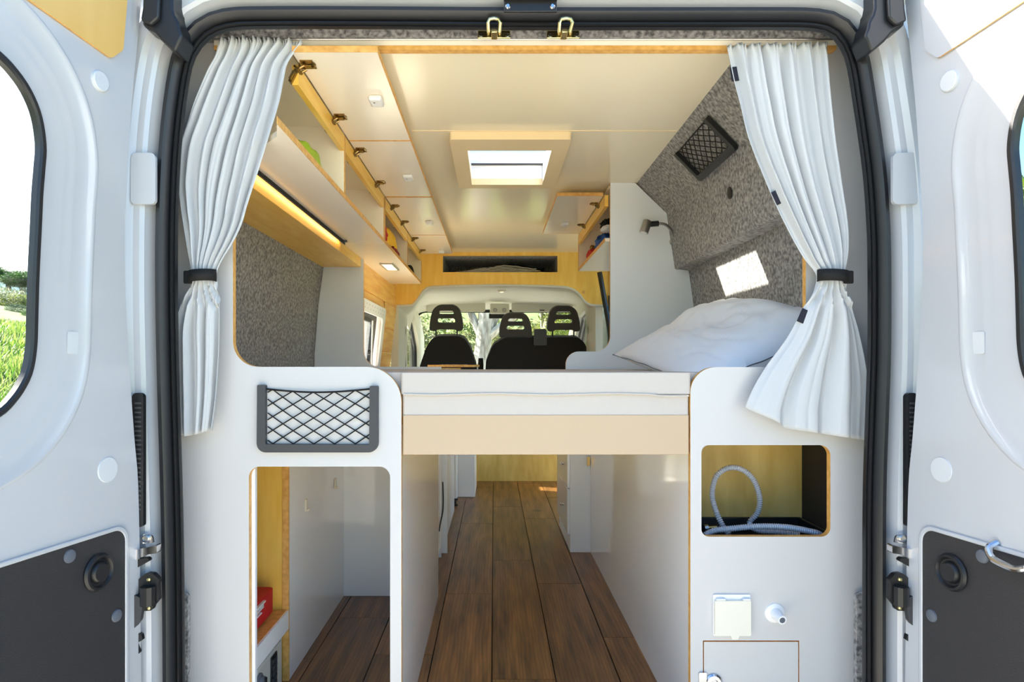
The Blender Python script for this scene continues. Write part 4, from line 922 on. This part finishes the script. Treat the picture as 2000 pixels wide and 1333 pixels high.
# right: drawer unit
du = thing('drawer_unit', 'white drawer unit right of the aisle, beyond the glossy panel', 'drawer unit', (.6, 3.6, 0))
add('body', bx(.385, .80, 3.366, 3.93, .001, .85), 'lam_matt', du)
for a, c in ((.09, .32), (.325, .52), (.525, .80)):
    d = add('drawer', bx(.371, .385, 3.375, 3.92, a, c), 'lam', du, bevel=.002)
    add('knob', lathe(BM(), [(.001, 0), (.007, 0), (.005, .008), (.010, .014), (.001, .018)], side_fr(.371, -1).mw(-3.56, (a + c) / 2, 0), 12), 'chrome', d)
hg = add('cabinet_hinge', slab([rp([(.470, .44, .003), (.484, .44, .003), (.484, .485, .003), (.470, .485, .003)])], BACK(3.366), .008), ['brass', 'brass'], du, bevel=.001)
# ---- seats
def seat_back(px0, px1, pt, parts, name, label, cat='seat'):
    t = thing(name, label, cat, at((px0 + px1) / 2, 900, 5.2)); return t
SB = Fr((0, 5.18, 0), (1, 0, 0), (0, -.16, 1))
def outl(l): return rp([tuple(SB.hit(p[0], p[1])) + tuple(p[2:]) for p in l], 8)
def headrest(t, cx_, top_, bot, w_top, w_bot):
    o_ = outl([(cx_ - w_bot / 2, bot, .03), (cx_ - w_bot / 2 + 12, bot, .01), (cx_ - w_bot / 2 + 16, bot - 3, .01), (cx_ + w_bot / 2 - 16, bot - 3, .01), (cx_ + w_bot / 2 - 12, bot, .01), (cx_ + w_bot / 2, bot, .03), (cx_ + w_bot / 2 - 1, bot - 18, .05), (cx_ + w_top / 2, top_, .08), (cx_ - w_top / 2, top_, .08), (cx_ - w_bot / 2 + 1, bot - 18, .05)])
    hs_ = []
    hh = bot - top_
    for a, c, ww in ((.22, .37, 31), (.52, .70, 37)):
        hs_.append(outl([(cx_ - ww / 2, top_ + hh * c, .014), (cx_ + ww / 2, top_ + hh * c, .014), (cx_ + ww / 2 - 2, top_ + hh * a, .016), (cx_ - ww / 2 + 2, top_ + hh * a, .016)]))
    add('headrest', slab([o_] + hs_, SB, -.07), ['head', 'head'], t, bevel=.012, seg=3)
    for dx in (-21, 21):
        p_ = SB.hit(cx_ + dx, bot - 3); q_ = SB.hit(cx_ + dx, bot + 22)
        add('headrest_post', tube(BM(), [SB(p_.x, p_.y, -.04), SB(q_.x, q_.y, -.04)], .0055, 8), 'blk', t)
ds = thing('driver_seat', 'single black cab seat with slotted headrest, left', 'seat', (-.37, 5.3, .1), 'black cab seats')
o_ = outl([(812, 800, .05), (943, 800, .05), (929, 712, .03), (919, 680, .10), (905, 657, .12), (846, 657, .12), (832, 680, .10), (820, 715, .03)])
add('backrest', slab([o_], SB, -.14), ['seat', 'seat'], ds, bevel=.035, seg=4); headrest(ds, 871.5, 596, 647, 50, 66)
add('seat_base', bx(-.62, -.14, 5.47, 5.95, .25, .5), 'seat', ds, bevel=.05, seg=3)
add('armrest', tube(BM(), [at(939, 700, 5.12), at(939, 712, 5.12), at(939, 740, 5.12)], [.018, .021, .021], 10), 'seat', ds)
ps = thing('bench_seat', 'double black cab bench seat with two slotted headrests, right', 'seat', (.35, 5.3, .1), 'black cab seats')
o_ = outl([(944, 800, .04), (1156, 800, .04), (1151, 690, .03), (1140, 668, .08), (1128, 659, .06), (985, 660, .12), (962, 675, .1), (949, 708, .04)])
add('backrest', slab([o_], SB, -.14), ['seat', 'seat'], ps, bevel=.035, seg=4)
headrest(ps, 1007, 612, 660, 48, 65); headrest(ps, 1101, 598, 648, 48, 65)
add('seat_base', bx(-.08, .82, 5.47, 5.95, .25, .5), 'seat', ps, bevel=.05, seg=3)
p_ = SB.hit(1042, 674); q_ = SB.hit(1068, 643)
add('belt_housing', slab([rp([(p_.x, p_.y, .008), (q_.x, p_.y, .008), (q_.x - .004, q_.y, .012), (p_.x + .004, q_.y, .012)])], Fr(SB(0, 0, .0), SB.u, SB.v), .035), ['dgrey', 'dgrey'], ps, bevel=.008, seg=3)

# ---- things in the lockers and the shelf
def blob(name, label, cat, c, r, m, amp=.2, fr_=2.5, group=None, sq=2.6):
    bm = BM(); bmesh.ops.create_icosphere(bm, subdivisions=4, radius=1)
    for v in bm.verts:
        n_ = v.co.copy(); k = (abs(n_.x) ** sq + abs(n_.y) ** sq + abs(n_.z) ** sq) ** (-1 / sq)
        d = k * (1 + amp * noise.noise(n_ * fr_ + Vector(c) * 7))
        v.co = Vector((n_.x * r[0] * d, n_.y * r[1] * d, n_.z * r[2] * d)) + Vector(c)
        v.co.z = max(v.co.z, c[2] - r[2] * .95)
    return add(name, bm, m, None, label, cat, group, smooth=60)
blob('fabric_bag', 'lime green soft bag in the nearest left overhead locker', 'bag', (-.545, 1.90, 1.532), (.04, .12, .042), 'green')
blob('fabric_bag', 'yellow soft bag in the farther left overhead locker', 'bag', (-.545, 3.30, 1.555), (.05, .20, .065), 'yel')
blob('cloth_bundle', 'dark red bundle in front of the yellow bag', 'bundle', (-.50, 3.33, 1.51), (.018, .12, .02), 'dred', .4, 5)
blob('cloth_bundle', 'pinkish cloth peeping out beside the yellow bag', 'bundle', (-.52, 3.04, 1.54), (.03, .05, .05), 'red', .3, 4)
# spiky dark ornament
cn = thing('pine_cone', 'dark spiky pine cone standing behind the yellow bag', 'pine cone', (-.585, 3.48, 1.6))
bm = BM(); c0 = Vector((-.575, 3.52, 1.612))
for ring_ in range(7):
    for k in range(9):
        a = 2 * pi * k / 9 + ring_ * .35; rr_ = .034 * sin(pi * (ring_ + .8) / 7.8); z = c0.z - .04 + .013 * ring_
        p0_ = c0 + Vector((0, 0, z - c0.z)); p1_ = p0_ + Vector((cos(a) * rr_, sin(a) * rr_, .008)); tube(bm, [p0_, p1_], [.005, .002], 5)
add('scales', bm, 'cone', cn, kind='stuff'); add('core', tube(BM(), [c0 + Vector((0, 0, -.075)), c0 + Vector((0, 0, .04))], [.012, .006], 8), 'cone', cn)
wc = thing('wire_basket', 'small dark twisted ornament at the far end of the left locker', 'ornament', (-.52, 4.0, 1.49))
bm = BM()
for k in range(5):
    tube(bm, catmull([Vector((-.54 + .012 * k, 3.90 + .05 * k, 1.495)), Vector((-.51, 3.95 + .03 * k, 1.53 + .006 * k)), Vector((-.55, 4.02, 1.525)), Vector((-.52, 4.1 - .02 * k, 1.495))], 5), .006, 6)
add('twisted_stems', bm, 'dark', wc); blob('cloth_bundle', 'white crumpled cloth behind the dark ornament', 'bundle', (-.575, 3.93, 1.53), (.02, .05, .035), 'pillow')
blob('fabric_bag', 'red soft bag in the right overhead locker', 'bag', (.535, 3.60, 1.532), (.032, .07, .043), 'red')
blob('jumper', 'blue folded jumper in the right overhead locker', 'jumper', (.565, 3.33, 1.545), (.055, .10, .055), 'blue', .3, 4)
blob('cap', 'black cap on top of the blue jumper', 'cap', (.575, 3.25, 1.635), (.05, .075, .026), 'webb', .3, 4)
blob('cloth_bundle', 'striped pale cloth between the black cap and blue jumper', 'bundle', (.545, 3.2, 1.605), (.03, .06, .012), 'pillow')
blob('gold_tin', 'small gold round tin beside the red bag', 'tin', (.545, 3.69, 1.60), (.014, .014, .014), 'brass', 0)
sx_ = slot
zs = slot[0][1]
shd = thing('folded_sunshade', 'stack of folded silver sunshades in the slot above the cab', 'sunshade', (.04, 4.7, zs))
for k in range(6):
    x0, x1 = slot[0][0] + .06 + .04 * k, slot[1][0] - .08 - .03 * ((k * 3) % 5)
    rws = [[Vector((x0 + (x1 - x0) * i / 20, 4.59 + .35 * j, zs + .003 + .0065 * k + (.016 + .004 * k) * sin(pi * i / 20) ** 2 * (.3 + .1 * k) + .002 * sin(i * 1.7 + k))) for i in range(21)] for j in range(2)]
    o = add('sheet', loft(rws), 'foil' if k < 5 else 'webb', shd); s = o.modifiers.new('t', 'SOLIDIFY'); s.thickness = .003; s.offset = 1
# ================================================================ OUTDOORS
def hgt(x, y):
    r = -x; base = -.65
    L = [(2.6, -.65), (3.6, -.3), (5, .42), (8, .78), (14, 1.75), (29, 3.5), (43, 6.1), (72, 9.5), (120, 11.5)]
    l = lerp_tab(L, r) if r > 2.6 else base
    f = base + (max(0, y - 14) * .035 + max(0, y - 30) * .09)
    rr = lerp_tab([(4, -.65), (9, -.2), (16, 1.0), (40, 4), (100, 9)], x) if x > 4 else base
    wl_ = max(0, min(1, (r - 2.6) / 3))
    return max(l, f, rr) + .05 * noise.noise(Vector((x * .4, y * .4, 0))) * (1 if abs(x) > 2.4 or abs(y) > 8 else .2)
xs_ = sorted(set([-150, -120, -95, -80, -72, -60, -50, -43, -36] + [-30 + i * 1.5 for i in range(41)] + [i * .5 for i in range(-16, -3)] + [33, 36, 43, 50, 60, 80, 100, 130]))
ys_ = sorted(set([-120, -60, -30, -15] + [-10 + i * 1.5 for i in range(40)] + [52, 56, 60, 65, 70, 80, 90, 105, 125, 150]))
b = loft([[Vector((x, y, hgt(x, y))) for x in xs_] for y in ys_])
add('ground', b, 'grassg', kind='structure', label='grassy ground around the van')
b = loft([[Vector((x, y, hgt(x, y) + .06)) for x in [-2.8 + .7 * i for i in range(14)]] for y in [-14 + .8 * j for j in range(32)]])
add('bounce_gravel', b, 'asph', kind='structure')  # pale gravel added round the van to bounce warm sunlight inside
# leaf clouds
def cloud(n, size, seed, flat=1.0, shell=.5):
    rnd = random.Random(seed); bm = BM()
    for _ in range(n):
        while True:
            p = Vector((rnd.uniform(-1, 1), rnd.uniform(-1, 1), rnd.uniform(-1, 1)))
            l = p.length
            if l < 1 and l > shell * rnd.random(): break
        p *= 1 + .25 * noise.noise(p * 2.2 + Vector((seed, 0, 0)))
        a = Vector((rnd.gauss(0, 1), rnd.gauss(0, 1), rnd.gauss(0, 1))).normalized(); c = a.orthogonal().normalized(); s = size * rnd.uniform(.6, 1.4)
        vs_ = [bm.verts.new(p + a * s), bm.verts.new(p + c * s * .5), bm.verts.new(p - a * s), bm.verts.new(p - c * s * .5)]
        bm.faces.new(vs_)
    return bm
cA = mesh(cloud(5200, .045, 1), 'leaves', 'leaf', 0); cB = mesh(cloud(5200, .05, 5), 'leaves', 'leafd', 0); cC = mesh(cloud(3000, .04, 9, shell=.2), 'leaves', 'leaf', 0)
M['leafy'] = mat('dry_olive_leaves', S(112, 116, 66), .6, c2=S(178, 172, 116), scale=1.4, translucent=.4)
cC2 = mesh(cloud(5200, .045, 17), 'leaves', 'leafy', 0)
def sc_mw(x, y, z, sx, sy, sz, rz=0): return Matrix.Translation((x, y, z)) @ Matrix.Rotation(rz, 4, 'Z') @ Matrix.Diagonal((sx, sy, sz, 1))
def bush(name, label, x, y, z, sx, sy, sz, me, group=None, cat='bush'):
    o = add(name, me, None, None, label, cat, group, mw=sc_mw(x, y, z, sx, sy, sz, x * 3.1)); return o
def tree(name, label, x, y, h, tr, crown, me, group=None, lean=0):
    g = hgt(x, y); t = thing(name, label, 'tree', (x, y, g), group)
    pts = [Vector((x + lean * k / 6 + .03 * h * noise.noise(Vector((k, x, y))), y, g - .1 + h * k / 6)) for k in range(7)]
    add('trunk', tube(BM(), catmull(pts, 4), [tr * (1.15 - .6 * i / 24) for i in range(25)], 10), 'bark', t)
    for k, (dx, dy, dz, sx, sy, sz) in enumerate(crown):
        add('leaf_crown', me, None, t, mw=sc_mw(x + dx, y + dy, g + dz, sx, sy, sz, k * 1.3))
        if k < 4 and tr > .06: add('branch', tube(BM(), catmull([pts[3], (pts[4] + Vector((x + dx, y + dy, g + dz))) / 2 + Vector((0, 0, .1)), Vector((x + dx, y + dy, g + dz))], 4), [tr * .5 * (1 - .08 * i) for i in range(9)], 7), 'bark', t)
    return t
# front: seen through the windscreen
tree('olive_tree', 'pale thick-trunked tree straight ahead of the windscreen', -.20, 10.5, 4.2, .15, [(-1.2, .4, 3.3, 1.3, 1, .8), (1.3, .2, 3.4, 1.4, 1, .8), (0, .8, 3.9, 1.6, 1.2, .8), (2.2, -.4, 2.6, .9, .7, .55), (-2.0, -.2, 2.7, .8, .7, .5)], cC)
tree('olive_tree', 'slimmer forked tree ahead, seen between the right headrests', 1.0, 12.5, 4.2, .09, [(.9, 0, 3.0, 1.2, 1, .8), (-.4, .3, 3.5, 1.2, 1, .8), (.3, -.3, 2.2, .6, .5, .45)], cC)
for i, (x, y, s, lab) in enumerate([(-3.6, 20, 2.1, 'rounded yellow-green bush ahead, far left of the windscreen'), (-1.5, 21.5, 2.0, 'yellow-green bush ahead behind the left headrest'), (.7, 20.5, 1.9, 'yellow-green bush ahead behind the thick trunk'), (2.7, 21, 2.1, 'yellow-green bush ahead behind the right headrest'), (5.2, 22, 2.5, 'yellow-green bush ahead at the right edge of the windscreen')]):
    bush('bush', lab, x, y, hgt(x, y) + s * .62, s * 1.1, s, s * .85, cA if i % 2 else cC2, 'bushes ahead of the van')
# left: hillside with pines; long grass by the window
for i, (x, y, h, lab) in enumerate([(-70, 92, 5.2, 'nearest-left umbrella pine on the hill, seen through the left door window'), (-66, 93, 5.0, 'second umbrella pine on the hill through the left door window'), (-63.5, 90, 4.6, 'third umbrella pine on the hill, beside the window seal'), (-75, 94, 5.4, 'umbrella pine on the hill cut by the picture edge'), (-58, 96, 5.0, 'umbrella pine on the hill hidden behind the door')][:4]):
    tree('umbrella_pine', lab, x, y, h * .8, .18, [(0, 0, h * .86, 2.9, 2.6, 1.0), (1.1, 0, h * .8, 1.9, 1.8, .8), (-1.2, .3, h * .82, 1.8, 1.8, .8)], cB, 'umbrella pines on the hill')
for i, (x, y, s, lab) in enumerate([(-50, 68, 2.2, 'bright green bush below the pines, left window'), (-46.5, 67, 1.8, 'small bright green bush beside the seal, left window'), (-54, 70, 2.0, 'bright green bush at the picture edge, left window'), (-38, 53, .7, 'low dark shrub on the field, left window'), (-35, 50.5, .6, 'smaller low shrub on the field, left window')]):
    bush('bush', lab, x, y, hgt(x, y) + s * .3, s * 1.6, s, s * .6, cA if i < 3 else cB, 'bushes on the hillside')
hb_ = thing('farm_building', 'pale far building on the hill above the pines', 'building', (-88, 118, hgt(-88, 118)))
g = hgt(-88, 118); add('wall', bx(-92, -84.5, 118, 124, g - 1, g + 5.2), 'wplas', hb_); add('roof', bx(-92.5, -84, 117.6, 124.4, g + 5.2, g + 5.6), 'stud', hb_)
for k in range(3): add('window', bx(-90.5 + 2 * k, -89.6 + 2 * k, 117.9, 118.05, g + 3.2, g + 4.4), 'dark', hb_)
rnd = random.Random(5); b = BM()
def blade(bm, x, y, z, h, w_, a, bend):
    dx, dy = cos(a), sin(a); L = Vector((-dy * w_, dx * w_, 0))
    p0 = Vector((x, y, z)); p1 = p0 + Vector((dx * bend * .35, dy * bend * .35, h * .6)); p2 = p0 + Vector((dx * bend, dy * bend, h))
    v = [bm.verts.new(q) for q in (p0 - L, p0 + L, p1 + L * .8, p1 - L * .8, p2)]
    bm.faces.new((v[0], v[1], v[2], v[3])); bm.faces.new((v[3], v[2], v[4]))
for _ in range(42000):
    y = 5.2 + 26 * rnd.random() ** 1.6; x = -y * rnd.uniform(.50, .98)
    if x > -3.4: continue
    s = .35 + .65 * min(1, y / 9)
    blade(b, x, y, hgt(x, y) - .03, rnd.uniform(.12, .42) * s * (1 + .6 * noise.noise(Vector((x * .7, y * .7, 2)))), .004 + .0012 * y, rnd.uniform(0, 6.28), rnd.uniform(.03, .25) * s)
add('long_grass', b, 'blade', None, 'long bright green grass on the bank outside the left door window', 'grass', kind='stuff', smooth=0)
# right: wooded bank
for i, (x, y, s, lab) in enumerate([(13.5, 15.5, 3.0, 'leafy tree crown outside the right door window'), (10.5, 13.6, 1.9, 'lower leafy bush outside the right door window'), (16, 19.5, 3.4, 'leafy crown behind the nearer bush, right door window'), (9.2, 11.2, 1.1, 'low shrub on the bank, right door window'), (7.6, 13.5, 1.6, 'shrub on the bank seen past the sliding door')]):
    bush('tree_crown' if s > 2.5 else 'bush', lab, x, y, hgt(x, y) + s * .75, s, s, s * .95, cA if i != 2 else cB, 'trees on the right bank', 'tree' if s > 2.5 else 'bush')
